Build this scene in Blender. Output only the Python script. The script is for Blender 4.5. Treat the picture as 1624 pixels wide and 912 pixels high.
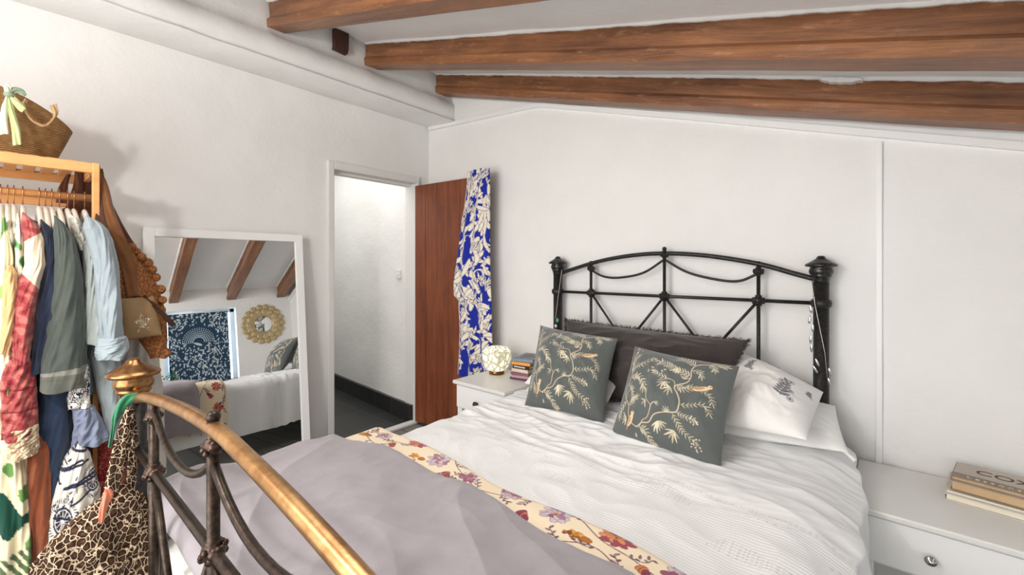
import bpy, math, random
import numpy as np
from mathutils import Vector, Matrix
for o in list(bpy.data.objects): bpy.data.objects.remove(o)
S = bpy.context.scene; COL = S.collection
random.seed(7); RS = np.random.RandomState(7)
# ---------------------------------------------------------------- camera
F, YAW, CH, CY = 687.65, math.radians(40.22), 1.31, 421.9
cd = bpy.data.cameras.new('camera'); cam = bpy.data.objects.new('camera', cd); COL.objects.link(cam)
cam.location = (0, 0, CH); cam.rotation_euler = (math.pi/2, 0, YAW)
cd.sensor_width = 36; cd.lens = 36*F/1624; cd.shift_y = -(456-CY)/1624; cd.clip_start = .02
S.camera = cam
# ---------------------------------------------------------------- world and light
S.view_settings.view_transform = 'Standard'; S.view_settings.look = 'None'; S.view_settings.gamma = 1
S.view_settings.use_curve_mapping = False
S.view_settings.exposure = 0.50
w = bpy.data.worlds.new('sky'); S.world = w; w.use_nodes = True
w.node_tree.nodes['Background'].inputs[0].default_value = (.55, .78, 1, 1)
w.node_tree.nodes['Background'].inputs[1].default_value = 7.0
def area(name, loc, rot, sx, sy, e, col):
    l = bpy.data.lights.new(name, 'AREA'); l.shape = 'RECTANGLE'; l.size = sx; l.size_y = sy; l.energy = e; l.color = col
    o = bpy.data.objects.new(name, l); COL.objects.link(o); o.location = loc; o.rotation_euler = rot; return o
# added soft fill behind the camera; the front wall has no opening
area('front_soft_fill', (-.9, -1.72, 1.3), (math.radians(90), 0, 0), 2.6, 1.9, 60, (1, 1, 1))
area('hall_fill', (-3.9, 1.65, 2.4), (0, 0, 0), 1.8, 1.0, 12, (1, .99, .97))  # added fill to light the hall; no skylight is built
area('overhead_fill', (-.95, .45, 2.10), (0, 0, 0), .9, .7, 8, (1, .99, .98))  # added overhead fill to brighten the bed; no lamp hangs here
def bulb(name, loc, e, col, r):
    l = bpy.data.lights.new(name, 'POINT'); l.energy = e; l.color = col; l.shadow_soft_size = r
    o = bpy.data.objects.new(name, l); COL.objects.link(o); o.location = loc; return o
bulb('ceiling_bulb', (-1.25, -.55, 1.92), 28, (1, .97, .94), .05)
# ---------------------------------------------------------------- helpers
def tag(o, label=None, cat=None, group=None, kind=None):
    if label: o['label'] = label
    if cat: o['category'] = cat
    if group: o['group'] = group
    if kind: o['kind'] = kind
    return o
def thing(name, loc, label=None, cat=None, group=None, kind=None):
    o = bpy.data.objects.new(name, None); COL.objects.link(o); o.location = loc; o.empty_display_size = .05
    return tag(o, label, cat, group, kind)
def origin(o):
    v = Vector((0, 0, 0))
    while o: v += o.location; o = o.parent
    return v
def link(name, me, mats, parent=None, smooth=True):
    o = bpy.data.objects.new(name, me); COL.objects.link(o)
    for m in (mats if isinstance(mats, (list, tuple)) else [mats]): me.materials.append(m)
    if parent:
        me.transform(Matrix.Translation(-origin(parent))); o.parent = parent
    if smooth: me.polygons.foreach_set('use_smooth', [True]*len(me.polygons))
    me.update(); return o
def centre(o):
    """move a parentless mesh's origin to the foot of its shape"""
    me = o.data; vs = [v.co for v in me.vertices]
    c = Vector(((min(v.x for v in vs)+max(v.x for v in vs))/2, (min(v.y for v in vs)+max(v.y for v in vs))/2, min(v.z for v in vs)))
    me.transform(Matrix.Translation(-c)); o.location = c; return o
class MB:
    def __init__(s): s.v = []; s.f = []; s.m = []; s.flat = []
    def add(s, v, f, mi=0, flat=False):
        b = len(s.v); s.v += [tuple(p) for p in v]
        for q in f: s.f.append(tuple(b+i for i in q)); s.m.append(mi); s.flat.append(flat)
        return s
    def box(s, x0, x1, y0, y1, z0, z1, bev=0, mi=0, M=None):
        import bmesh
        bm = bmesh.new(); bmesh.ops.create_cube(bm, size=1)
        for v in bm.verts: v.co = Vector((x0+(v.co.x+.5)*(x1-x0), y0+(v.co.y+.5)*(y1-y0), z0+(v.co.z+.5)*(z1-z0)))
        if bev: bmesh.ops.bevel(bm, geom=bm.edges[:], offset=bev, segments=2, affect='EDGES', profile=.5)
        if M: bm.transform(M)
        bm.verts.index_update()
        s.add([v.co for v in bm.verts], [[v.index for v in f.verts] for f in bm.faces], mi, True); bm.free(); return s
    def prism(s, poly, axis, a, b, mi=0):
        """extrude a 2-D polygon along an axis (poly in the other two axes, in order)"""
        def P(p, t):
            return {'x': (t, p[0], p[1]), 'y': (p[0], t, p[1]), 'z': (p[0], p[1], t)}[axis]
        n = len(poly); v = [P(p, a) for p in poly]+[P(p, b) for p in poly]
        f = [tuple(range(n))[::-1], tuple(range(n, 2*n))]+[(i, (i+1) % n, n+(i+1) % n, n+i) for i in range(n)]
        return s.add(v, f, mi, True)
    def tube(s, pts, r, seg=10, mi=0, flat=1.0, closed=False, up=None):
        pts = [Vector(p) for p in pts]; n = len(pts)
        rr = r if isinstance(r, (list, tuple)) else [r]*n
        vs = []; prev = None
        for i, p in enumerate(pts):
            if closed: t = pts[(i+1) % n]-pts[i-1]
            else: t = pts[min(i+1, n-1)]-pts[max(i-1, 0)]
            t.normalize()
            if prev is None:
                a = Vector(up) if up else (Vector((0, 0, 1)) if abs(t.z) < .9 else Vector((1, 0, 0)))
                a = (a-t*a.dot(t)).normalized()
            else: a = (prev-t*prev.dot(t)).normalized()
            prev = a; b = t.cross(a)
            for k in range(seg):
                th = 2*math.pi*k/seg; vs.append(p+a*math.cos(th)*rr[i]*flat+b*math.sin(th)*rr[i])
        f = []
        for i in range(n if closed else n-1):
            j = (i+1) % n
            for k in range(seg): f.append((i*seg+k, i*seg+(k+1) % seg, j*seg+(k+1) % seg, j*seg+k))
        if not closed: f += [tuple(range(seg))[::-1], tuple(range((n-1)*seg, n*seg))]
        return s.add(vs, f, mi)
    def lathe(s, prof, c, seg=24, mi=0, M=None):
        vs = []; n = len(prof)
        for r, z in prof:
            for k in range(seg):
                th = 2*math.pi*k/seg; v = Vector((r*math.cos(th), r*math.sin(th), z))
                if M: v = M @ v
                vs.append(v+Vector(c))
        f = [(i*seg+k, i*seg+(k+1) % seg, (i+1)*seg+(k+1) % seg, (i+1)*seg+k) for i in range(n-1) for k in range(seg)]
        f += [tuple(range(seg))[::-1], tuple(range((n-1)*seg, n*seg))]
        return s.add(vs, f, mi)
    def ball(s, c, rx, ry=None, rz=None, seg=14, mi=0, M=None):
        ry = ry or rx; rz = rz or rx; vs = []; n = seg//2+1
        for i in range(1, n-1):
            ph = math.pi*i/(n-1)
            for k in range(seg):
                th = 2*math.pi*k/seg; vs.append(Vector((rx*math.sin(ph)*math.cos(th), ry*math.sin(ph)*math.sin(th), rz*math.cos(ph))))
        m = n-2; vs += [Vector((0, 0, rz)), Vector((0, 0, -rz))]
        f = [(i*seg+k, (i+1)*seg+k, (i+1)*seg+(k+1) % seg, i*seg+(k+1) % seg) for i in range(m-1) for k in range(seg)]
        f += [(m*seg, k, (k+1) % seg) for k in range(seg)]+[(m*seg+1, (m-1)*seg+(k+1) % seg, (m-1)*seg+k) for k in range(seg)]
        vs = [((M @ v) if M else v)+Vector(c) for v in vs]
        return s.add(vs, f, mi)
    def build(s, name, mats, parent=None):
        me = bpy.data.meshes.new(name); me.from_pydata(s.v, [], s.f)
        me.polygons.foreach_set('material_index', s.m)
        o = link(name, me, mats, parent, False)
        me.polygons.foreach_set('use_smooth', [not x for x in s.flat]); me.update()
        return o
def grid_obj(name, P, mats, parent=None, wrap=False, col=None, solid=0, cap=False):
    """P: (nu,nv,3) array -> one mesh; wrap joins the u direction; col: (nu,nv,3) sRGB colours"""
    nu, nv = P.shape[:2]
    idx = np.arange(nu*nv).reshape(nu, nv)
    a = idx if wrap else idx[:-1]; b = np.roll(idx, -1, 0) if wrap else idx[1:]
    f = np.stack([a[:, :-1], b[:, :-1], b[:, 1:], a[:, 1:]], -1).reshape(-1, 4)
    me = bpy.data.meshes.new(name)
    faces = f.tolist()
    if cap: faces += [idx[:, 0].tolist()[::-1], idx[:, -1].tolist()]
    me.from_pydata(P.reshape(-1, 3).tolist(), [], faces)
    if col is not None:
        ca = me.color_attributes.new('Col', 'FLOAT_COLOR', 'POINT')
        c = np.ones((nu*nv, 4)); s = np.clip(col.reshape(-1, 3), 0, 1)
        c[:, :3] = np.where(s <= .04045, s/12.92, ((s+.055)/1.055)**2.4)
        ca.data.foreach_set('color', c.reshape(-1).astype(np.float32))
    o = link(name, me, mats, parent)
    if solid:
        md = o.modifiers.new('thickness', 'SOLIDIFY'); md.thickness = solid; md.offset = -1
    return o
# numpy gradient noise
_pt = RS.permutation(512); _g = RS.uniform(0, 2*np.pi, 512)
def noise(x, y, seed=0):
    x = np.asarray(x, float)+seed*17.3; y = np.asarray(y, float)+seed*9.1
    xi = np.floor(x).astype(int); yi = np.floor(y).astype(int); xf = x-xi; yf = y-yi
    u = xf**3*(xf*(xf*6-15)+10); v = yf**3*(yf*(yf*6-15)+10)
    def d(i, j):
        h = _g[_pt[(_pt[(xi+i) & 511]+yi+j) & 511]]; return np.cos(h)*(xf-i)+np.sin(h)*(yf-j)
    a = d(0, 0)*(1-u)+d(1, 0)*u; b = d(0, 1)*(1-u)+d(1, 1)*u
    return (a*(1-v)+b*v)*1.5
def fbm(x, y, o=4, seed=0): return sum(noise(x*2**i, y*2**i, seed+i*3)/2**i for i in range(o))
def ridge(x, y, seed=0): return 1-2*np.abs(noise(x, y, seed))
def sstep(a, b, x):
    t = np.clip((np.asarray(x, float)-a)/(b-a), 0, 1); return t*t*(3-2*t)
# places on real planes of the room
_cx, _sx = math.cos(YAW), math.sin(YAW)
def _ray(px, py):
    x = (px-812)/F; return Vector((x*_cx-_sx, x*_sx+_cx, -(py-CY)/F))
def onX(px, py, v): r = _ray(px, py); return r*(v/r.x)+Vector((0, 0, CH))
def onY(px, py, v): r = _ray(px, py); return r*(v/r.y)+Vector((0, 0, CH))
def onZ(px, py, v): r = _ray(px, py); return r*((v-CH)/r.z)+Vector((0, 0, CH))
def ppm(x, y): return F/(-x*_sx+y*_cx)
# ---------------------------------------------------------------- materials
def s2l(c):
    c = [x/255 for x in c]; return tuple(x/12.92 if x <= .04045 else ((x+.055)/1.055)**2.4 for x in c)+(1,)
class N:
    def __init__(s, m): s.t = m.node_tree; s.b = s.t.nodes['Principled BSDF']
    def n(s, t, **k):
        q = s.t.nodes.new(t)
        for a, b in k.items():
            if hasattr(q, a): setattr(q, a, b)
            else: q.inputs[a.replace('_', ' ')].default_value = b
        return q
    def l(s, a, b): s.t.links.new(a, b)
    def coord(s, scale=(1, 1, 1), rot=(0, 0, 0), gen='Object'):
        c = s.n('ShaderNodeTexCoord'); m = s.n('ShaderNodeMapping'); m.inputs['Scale'].default_value = scale; m.inputs['Rotation'].default_value = rot
        s.l(c.outputs[gen], m.inputs[0]); return m.outputs[0]
    def noise(s, scale, co, detail=4, rough=.6, dist=0):
        q = s.n('ShaderNodeTexNoise'); q.inputs['Scale'].default_value = scale; q.inputs['Detail'].default_value = detail
        q.inputs['Roughness'].default_value = rough; q.inputs['Distortion'].default_value = dist; s.l(co, q.inputs['Vector']); return q.outputs[0]
    def ramp(s, f, stops, interp='LINEAR'):
        r = s.n('ShaderNodeValToRGB'); e = r.color_ramp; e.interpolation = interp
        while len(e.elements) < len(stops): e.elements.new(.5)
        for el, (p, c) in zip(e.elements, stops): el.position = p; el.color = s2l(c)
        s.l(f, r.inputs[0]); return r.outputs[0]
    def mix(s, f, a, b, mode='MIX'):
        q = s.n('ShaderNodeMix', data_type='RGBA', blend_type=mode)
        for k, v in ((0, f), (6, a), (7, b)):
            if hasattr(v, 'is_linked') or hasattr(v, 'links'): s.l(v, q.inputs[k])
            else: q.inputs[k].default_value = v
        return q.outputs[2]
    def bump(s, h, dist, strength=1.0, normal=None):
        q = s.n('ShaderNodeBump'); q.inputs['Distance'].default_value = dist; q.inputs['Strength'].default_value = strength
        s.l(h, q.inputs['Height'])
        if normal: s.l(normal, q.inputs['Normal'])
        s.l(q.outputs[0], s.b.inputs['Normal']); return q.outputs[0]
def base(name, col=(200, 200, 200), rough=.6, metal=0, spec=.5):
    m = bpy.data.materials.new(name); m.use_nodes = True; b = m.node_tree.nodes['Principled BSDF']
    b.inputs['Base Color'].default_value = s2l(col); b.inputs['Roughness'].default_value = rough
    b.inputs['Metallic'].default_value = metal; b.inputs['Specular IOR Level'].default_value = spec
    return m, N(m)
def plaster(name, col=(236, 235, 232), amt=1.0):
    m, n = base(name, col, .85, 0, .2); co = n.coord()
    a = n.noise(3.2, co, 5, .55); c = n.ramp(a, ((.3, tuple(x-5 for x in col)), (.7, col))); n.l(c, n.b.inputs['Base Color'])
    q = n.bump(a, .012*amt); b2 = n.noise(38, co, 3, .6); n.bump(b2, .0018*amt, 1, q); return m
def fabric(name, col, var=10, bump=.0006, scale=420, rough=.9, sheen=.3):
    m, n = base(name, col, rough, 0, .2); co = n.coord()
    a = n.noise(14, co, 4); c = n.ramp(a, ((.3, tuple(max(0, x-var) for x in col)), (.7, tuple(min(255, x+var) for x in col)))); n.l(c, n.b.inputs['Base Color'])
    n.bump(n.noise(scale, co, 2), bump); n.b.inputs['Sheen Weight'].default_value = sheen; return m
def print_fabric(name, cols, scale=30, thr=.5, bumpd=.0006, kind='noise', stretch=(1, 1, 1), width=.04):
    m, n = base(name, cols[0], .9, 0, .2); co = n.coord(stretch)
    if kind == 'noise':
        a = n.noise(scale, co, 2, .5, 1.2); c = n.ramp(a, ((0, cols[0]), (thr, cols[1]), (thr+.09, cols[2])), 'CONSTANT')
    elif kind == 'rings':
        v = n.n('ShaderNodeTexVoronoi'); v.inputs['Scale'].default_value = scale; n.l(co, v.inputs['Vector'])
        c = n.ramp(v.outputs['Distance'], ((0, cols[2]), (.16, cols[0]), (.3, cols[1]), (.4, cols[0]), (.52, cols[1]), (.6, cols[2])), 'CONSTANT')
    else:
        w_ = n.n('ShaderNodeTexNoise'); w_.inputs['Scale'].default_value = scale*.6; n.l(co, w_.inputs['Vector'])
        mx = n.mix(.02, co, w_.outputs['Color'])
        v = n.n('ShaderNodeTexVoronoi', feature='DISTANCE_TO_EDGE'); v.inputs['Scale'].default_value = scale; n.l(mx, v.inputs['Vector'])
        c = n.ramp(v.outputs['Distance'], ((0, cols[0]), (width*1.7, cols[1]), (width*3.2, cols[2]), (width*7.5, cols[1])))
    n.l(c, n.b.inputs['Base Color']); n.bump(n.noise(400, co, 2), bumpd); return m
def painted(name, rough=.9, bump=.0006, scale=420, sheen=.2):
    m, n = base(name, (200, 200, 200), rough, 0, .2); a = n.n('ShaderNodeAttribute'); a.attribute_name = 'Col'
    n.l(a.outputs['Color'], n.b.inputs['Base Color']); n.bump(n.noise(scale, n.coord(), 2), bump)
    n.b.inputs['Sheen Weight'].default_value = sheen; return m
def metal(name, col, rough, mt=1, spots=None, sc=60):
    m, n = base(name, col, rough, mt)
    co = n.coord(); a = n.noise(sc, co, 5, .7)
    if spots: n.l(n.ramp(a, ((.38, col), (.62, spots))), n.b.inputs['Base Color'])
    n.bump(a, .0005); return m
def wood(name, dark, light, axis='x', scale=14, rough=.5, worn=None, bumpd=.002, slope=0):
    st = {'x': (.6, 7, 7), 'y': (7, .6, 7), 'z': (7, 7, .6)}[axis]
    m, n = base(name, light, rough); co = n.coord((1, 1, 1), (0, slope, 0)); m2 = n.n('ShaderNodeMapping'); m2.inputs['Scale'].default_value = st; n.l(co, m2.inputs[0]); co2 = co; co = m2.outputs[0]
    a = n.noise(scale/6, co, 8, .7, .35)
    c = n.ramp(a, ((.28, dark), (.72, light)))
    b = n.noise(3.2, n.coord(), 5, .6)
    c = n.mix(n.ramp(b, ((.42, (0, 0, 0)), (.68, (150, 150, 150)))), c, s2l(tuple(x*.62 for x in dark)))
    if worn:
        m3 = n.n('ShaderNodeMapping'); m3.inputs['Scale'].default_value = (1.3, 5, 5); n.l(co2, m3.inputs[0]); w2 = n.noise(7, m3.outputs[0], 9, .8)
        c = n.mix(n.ramp(w2, ((.55, (0, 0, 0)), (.74, (210, 210, 210)))), c, s2l(worn))
    n.l(c, n.b.inputs['Base Color']); n.bump(a, bumpd); return m
M = {}
M['wall'] = plaster('white_plaster')
M['ceil'] = plaster('white_ceiling_boards', (238, 238, 237), .5)
M['paint'] = base('white_gloss_paint', (236, 236, 234), .35)[0]
M['frame'] = plaster('worn_door_frame_paint', (228, 227, 223), .35)
M['furn'] = base('white_furniture_paint', (240, 240, 238), .32)[0]
M['furn_top'] = base('white_furniture_top', (228, 227, 222), .3)[0]
M['beam'] = wood('old_brown_beam', (84, 48, 28), (166, 110, 68), 'x', 18, .42, (200, 152, 110), .005, -math.atan(.2927))
M['beam_dark'] = wood('dark_stub_wood', (44, 22, 14), (84, 46, 30), 'z', 14, .6)
M['door'] = wood('red_brown_door', (98, 44, 22), (148, 80, 44), 'z', 16, .5, None, .001)
M['bamboo'] = wood('honey_bamboo', (214, 146, 82), (240, 180, 116), 'y', 10, .5, None, .0005)
M['brass'] = metal('aged_brass', (164, 124, 82), .28, 1, (126, 90, 58), 30)
M['brass_rail'] = metal('worn_brass', (192, 152, 104), .36, 1, (152, 112, 72), 18)
M['iron'] = metal('black_iron', (34, 34, 34), .45, .5, (58, 56, 54), 90)
M['iron_old'] = metal('old_bronze_iron', (74, 62, 52), .38, .8, (44, 36, 32), 70)
M['iron_knot'] = metal('bronze_castings', (92, 72, 62), .32, .85, (48, 38, 34), 110)
M['pewter'] = metal('dull_pewter', (82, 82, 80), .3, .9, (48, 48, 48), 80)
M['chrome'] = base('polished_nickel', (190, 188, 184), .12, 1)[0]
M['wire'] = base('copper_hook_wire', (190, 140, 105), .3, 1)[0]
M['velvet'] = fabric('cream_velvet_hanger', (232, 224, 208), 4)
M['mirror'] = base('mirror_glass', (236, 238, 238), 0.0, 1)[0]
M['leather'] = fabric('dark_brown_leather', (62, 38, 26), 8, .0004, 200, .5, 0)
M['straw'] = None
# floors
def tiles(name, cols, grout, sx, sy, rough):
    m, n = base(name, cols[0], rough); b = n.n('ShaderNodeTexBrick'); b.offset = .5
    n.l(n.coord(), b.inputs['Vector']); b.inputs['Color1'].default_value = s2l(cols[0]); b.inputs['Color2'].default_value = s2l(cols[1])
    b.inputs['Mortar'].default_value = s2l(grout); b.inputs['Scale'].default_value = 1; b.inputs['Brick Width'].default_value = sx
    b.inputs['Row Height'].default_value = sy; b.inputs['Mortar Size'].default_value = .006
    a = n.noise(5, n.coord(), 6, .7); c = n.mix(n.ramp(a, ((.45, (0, 0, 0)), (.75, (120, 120, 120)))), b.outputs['Color'], s2l(cols[2])); n.l(c, n.b.inputs['Base Color'])
    n.bump(b.outputs['Fac'], -.004); return m
M['floor_hall'] = tiles('dark_slate_tiles', ((38, 40, 40), (52, 54, 53), (84, 84, 82)), (74, 74, 72), .42, .42, .35)
M['floor'] = tiles('grey_floor_boards', ((120, 118, 114), (132, 130, 126), (96, 94, 92)), (84, 82, 80), 1.4, .16, .6)
M['skirt'] = tiles('black_skirting_tiles', ((26, 26, 26), (36, 36, 36), (52, 52, 52)), (60, 60, 60), .3, .3, .3)

# ---------------------------------------------------------------- painting canvases (patterns of the cloths)
class Canvas:
    def __init__(s, w_, h_, col): s.w = w_; s.h = h_; s.a = np.tile(np.array(col, float)/255, (h_, w_, 1))
    def _box(s, x0, x1, y0, y1):
        x0 = max(0, int(x0)); y0 = max(0, int(y0)); x1 = min(s.w, int(x1)+2); y1 = min(s.h, int(y1)+2)
        if x1 <= x0 or y1 <= y0: return None
        Y, X = np.mgrid[y0:y1, x0:x1]; return (slice(y0, y1), slice(x0, x1)), X+.5, Y+.5
    def blend(s, sl, k, col):
        k = np.clip(k, 0, 1)[..., None]; s.a[sl] = s.a[sl]*(1-k)+np.array(col, float)/255*k
    def leaf(s, x, y, ang, L, W, col, edge=None, ew=1.5, bend=0, blunt=.0):
        b = s._box(x-L-3, x+L+3, y-L-3, y+L+3)
        if not b: return
        sl, X, Y = b; c, sn = math.cos(ang), math.sin(ang)
        u = ((X-x)*c+(Y-y)*sn)/L; v = (-(X-x)*sn+(Y-y)*c)
        v = v-bend*W*4*u*(1-u)
        hw = W*np.sqrt(np.clip(4*u*(1-u), 0, 1))*(1-.35*u+blunt*u)
        ok = (u > 0) & (u < 1)
        if edge is not None: s.blend(sl, np.where(ok, (hw+ew-np.abs(v)), 0), edge)
        s.blend(sl, np.where(ok, (hw-np.abs(v)), 0), col)
    def disc(s, x, y, r, col, ry=None):
        ry = ry or r; b = s._box(x-r-2, x+r+2, y-ry-2, y+ry+2)
        if not b: return
        sl, X, Y = b; d = np.sqrt(((X-x)/r)**2+((Y-y)/ry)**2); s.blend(sl, (1-d)*min(r, ry)+.5, col)
    def line(s, pts, wd, col):
        for (x0, y0), (x1, y1) in zip(pts, pts[1:]):
            b = s._box(min(x0, x1)-wd-2, max(x0, x1)+wd+2, min(y0, y1)-wd-2, max(y0, y1)+wd+2)
            if not b: continue
            sl, X, Y = b; dx, dy = x1-x0, y1-y0; t = np.clip(((X-x0)*dx+(Y-y0)*dy)/(dx*dx+dy*dy+1e-9), 0, 1)
            d = np.hypot(X-x0-t*dx, Y-y0-t*dy); s.blend(sl, wd/2-d+.5, col)
    def curve(s, pts, wd, col, n=8):
        s.line(catmull(pts, n), wd, col)
    def sample(s, u, v):
        x = np.clip(u*(s.w-1), 0, s.w-1.001); y = np.clip(v*(s.h-1), 0, s.h-1.001)
        xi = x.astype(int); yi = y.astype(int); xf = (x-xi)[..., None]; yf = (y-yi)[..., None]; a = s.a
        return (a[yi, xi]*(1-xf)+a[yi, xi+1]*xf)*(1-yf)+(a[yi+1, xi]*(1-xf)+a[yi+1, xi+1]*xf)*yf
def catmull(p, n=8):
    p = [np.array(q, float) for q in p]; p = [2*p[0]-p[1]]+p+[2*p[-1]-p[-2]]; out = []
    for i in range(1, len(p)-2):
        for k in range(n):
            t = k/n; a, b, c, d = p[i-1:i+3]
            out.append(.5*((2*b)+(c-a)*t+(2*a-5*b+4*c-d)*t*t+(3*b-a-3*c+d)*t**3))
    out.append(p[-2]); return [tuple(q) for q in out]

# ---------------------------------------------------------------- the room
XW, YB, XR, YF = -2.954, 2.385, 1.0, -1.78
BX0, BZ, SL = -2.626, 2.664, .2927      # beams: start, underside, slope
def zb(x): return BZ-SL*(x-BX0)
def zc(x): return zb(x)+.15
def st(mb, name, mat, kind='structure'): o = mb.build(name, mat); o['kind'] = kind; return o
def wavy_wall(name, origin_, du, dv, nu, nv, mat, amp=.006, seed=0, mask=None):
    o0 = np.array(origin_, float); du = np.array(du, float); dv = np.array(dv, float)
    u, v = np.meshgrid(np.linspace(0, 1, nu), np.linspace(0, 1, nv), indexing='ij')
    P = o0+u[..., None]*du+v[..., None]*dv
    nrm = np.cross(du, dv); nrm /= np.linalg.norm(nrm)
    lu, lv = np.linalg.norm(du), np.linalg.norm(dv)
    P = P+nrm*(amp*fbm(u*lu*1.6, v*lv*1.6, 3, seed))[..., None]
    return P
# floor
st(MB().box(XW-.1, XR+.1, YF-.1, YB+.1, -.1, 0), 'floor', M['floor'])
# back wall: gable shape with gentle waves
n1 = 90
xs = np.linspace(XW-.12, XR+.05, n1); vs = np.linspace(0, 1, 60)
Xg, Vg = np.meshgrid(xs, vs, indexing='ij'); Zt = np.minimum(zc(Xg)+.12, 3.2); Zg = Vg*Zt
Pb = np.stack([Xg, YB-.004*fbm(Xg*2, Zg*2, 3, 5), Zg], -1)
o = grid_obj('wall_back', Pb, M['wall'], solid=0); o['kind'] = 'structure'
md = o.modifiers.new('t', 'SOLIDIFY'); md.thickness = .12; md.offset = -1
# left wall in pieces around the doorway
D0, D1, DZ = 1.523, 2.245, 2.0
lw = MB()
def wallpiece(y0, y1, z0, z1, sd):
    ny = max(2, int((y1-y0)*22)); nz = max(2, int((z1-z0)*22))
    Yg, Zg = np.meshgrid(np.linspace(y0, y1, ny), np.linspace(z0, z1, nz), indexing='ij')
    Xf = XW+.005*fbm(Yg*1.8, Zg*1.8, 3, 2)*np.clip((Zg-z0+.01)*50, 0, 1)
    v = [(Xf[i, j], Yg[i, j], Zg[i, j]) for i in range(ny) for j in range(nz)]
    lw.add(v, [(i*nz+j, (i+1)*nz+j, (i+1)*nz+j+1, i*nz+j+1) for i in range(ny-1) for j in range(nz-1)])
wallpiece(YF, D0, 0, 3.0, 0); wallpiece(D0, D1, DZ, 3.0, 1); wallpiece(D1, YB+.02, 0, 3.0, 2)
for a, b, c, d in ((YF, D0, 0, 3.0), (D0, D1, DZ, 3.0), (D1, YB+.02, 0, 3.0)): lw.box(XW-.12, XW-.008, a, b, c, d)
st(lw, 'wall_left', M['wall'])
# right wall with the window opening
WY0, WY1, WZ0, WZ1 = .93, 1.70, .52, 1.50
rw = MB()
for a, b, c, d in ((YF, WY0, 0, 1.95), (WY1, YB+.05, 0, 1.95), (WY0, WY1, 0, WZ0), (WY0, WY1, WZ1, 1.95)): rw.box(XR, XR+.22, a, b, c, d)
st(rw, 'wall_right', M['wall'])
st(MB().box(XW-.1, XR+.2, YF-.1, YF, 0, 3.2), 'wall_front', M['wall'])
# ceiling: sloping boards
cl = MB(); ny = 40
xs = np.linspace(XW-.05, XR+.2, 60); ys = np.linspace(YF-.05, YB+.05, 60)
v = [(x, y, zc(x)+.006*float(fbm(x*1.5, y*2.5, 2, 4))) for x in xs for y in ys]
cl.add(v, [(i*60+j, i*60+j+1, (i+1)*60+j+1, (i+1)*60+j) for i in range(59) for j in range(59)])
cl.add([(XW-.1, YF-.1, zc(XW-.1)+.1), (XR+.25, YF-.1, zc(XR+.25)+.1), (XR+.25, YB+.1, zc(XR+.25)+.1), (XW-.1, YB+.1, zc(XW-.1)+.1)], [(0, 1, 2, 3)])
st(cl, 'ceiling', M['ceil'])
# boxed ledge along the left wall, with a groove; rough plaster face above
prof = [(XW, 2.497), (BX0+.005, 2.47), (BX0+.005, 2.490), (BX0-.012, 2.493), (BX0-.012, 2.502), (BX0+.002, 2.506), (BX0-.004, 2.622), (BX0-.028, 2.634), (BX0-.045, 2.72), (BX0-.05, 3.05), (XW, 3.05)]
ny = 130; ys = np.linspace(YF, YB, ny); v = []
for j, y in enumerate(ys):
    for i, (x, z) in enumerate(prof):
        r_ = .004*float(noise(y*7, i*3.1, 8))+.003*float(noise(y*22, i*5.7, 9))
        k = 0 if i in (0, 9, 10) else 1
        v.append((x+r_*k*(1 if i > 5 else .5), y, z+(r_*.9*k if i > 4 else .5*r_*k)))
n_ = len(prof)
st(MB().add(v, [(j*n_+i, (j+1)*n_+i, (j+1)*n_+(i+1), j*n_+i+1) for j in range(ny-1) for i in range(n_-1)]), 'trim_1', M['wall'])
# gable board on the back wall and the vertical seam strip
g = MB()
def strip_xz(pts, wd, y0, y1, mb):
    for (xa, za), (xb, zb_) in zip(pts, pts[1:]):
        mb.prism([(xa, za), (xb, zb_), (xb, zb_+wd), (xa, za+wd)], 'y', y0, y1)
gp = [(-2.94, 2.468), (-1.80, 2.395), (-1.70, 2.372), (-.752, 2.082), (.4, 1.722), (XR, 1.545)]
strip_xz(gp, .030, YB-.022, YB+.005, g)
st(g, 'trim_2', M['paint'])
st(MB().box(-.010, .012, YB-.012, YB+.004, 0, 1.83, .003), 'trim_3', M['paint'])
# upper gable boarding, slightly proud of the wall, between gable strip and ceiling
# skirting
st(MB().box(XW, XR, YB-.016, YB, 0, .1, .004), 'baseboard_back', M['paint'])

# beams: each a long timber with a proud lower bead
def beam(y, wd, x0, x1, mat, label, seed):
    ns = 170; v = []
    pr = [(0, 0), (wd, 0), (wd, .046), (wd-.012, .062), (wd-.013, .17), (.013, .17), (.012, .062), (0, .046)]
    for i in range(ns+1):
        x = x0+(x1-x0)*i/ns
        for k, (a, b) in enumerate(pr):
            e = .005*float(noise(x*3, k*2.7, seed))+.0018*float(noise(x*9, k*3.7, seed+1))
            v.append((x, y+a+e, zb(x)+b+e*.8))
    n = len(pr)
    f = [(i*n+k, (i+1)*n+k, (i+1)*n+(k+1) % n, i*n+(k+1) % n) for i in range(ns) for k in range(n)]
    f += [tuple(range(n)), tuple(range(ns*n, ns*n+n))[::-1]]
    mb = MB().add(v, f, 0, False)
    o = mb.build('ceiling_beam', mat); centre(o); md = o.modifiers.new('edges', 'EDGE_SPLIT'); md.split_angle = math.radians(28); return tag(o, label, 'beam', None)
beam(.987, .095, BX0-.04, XR, M['beam'], 'brown exposed ceiling beam cut by the top edge, farthest of the three from the headboard wall', 11)
beam(1.600, .105, BX0-.04, XR, M['beam'], 'middle brown exposed ceiling beam running across the whole room', 12)
beam(2.215, .105, BX0-.04, XR, M['beam'], 'brown exposed ceiling beam nearest the headboard wall, with a flake of white paint', 13)
for i, y in enumerate((.372, -.243, -.858, -1.47)):
    beam(y, .1, BX0-.04, XR, M['beam'], 'brown exposed ceiling beam overhead near the clothes rack, number %s back from the door side' % ('one', 'two', 'three', 'four')[i], 14+i)
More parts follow.
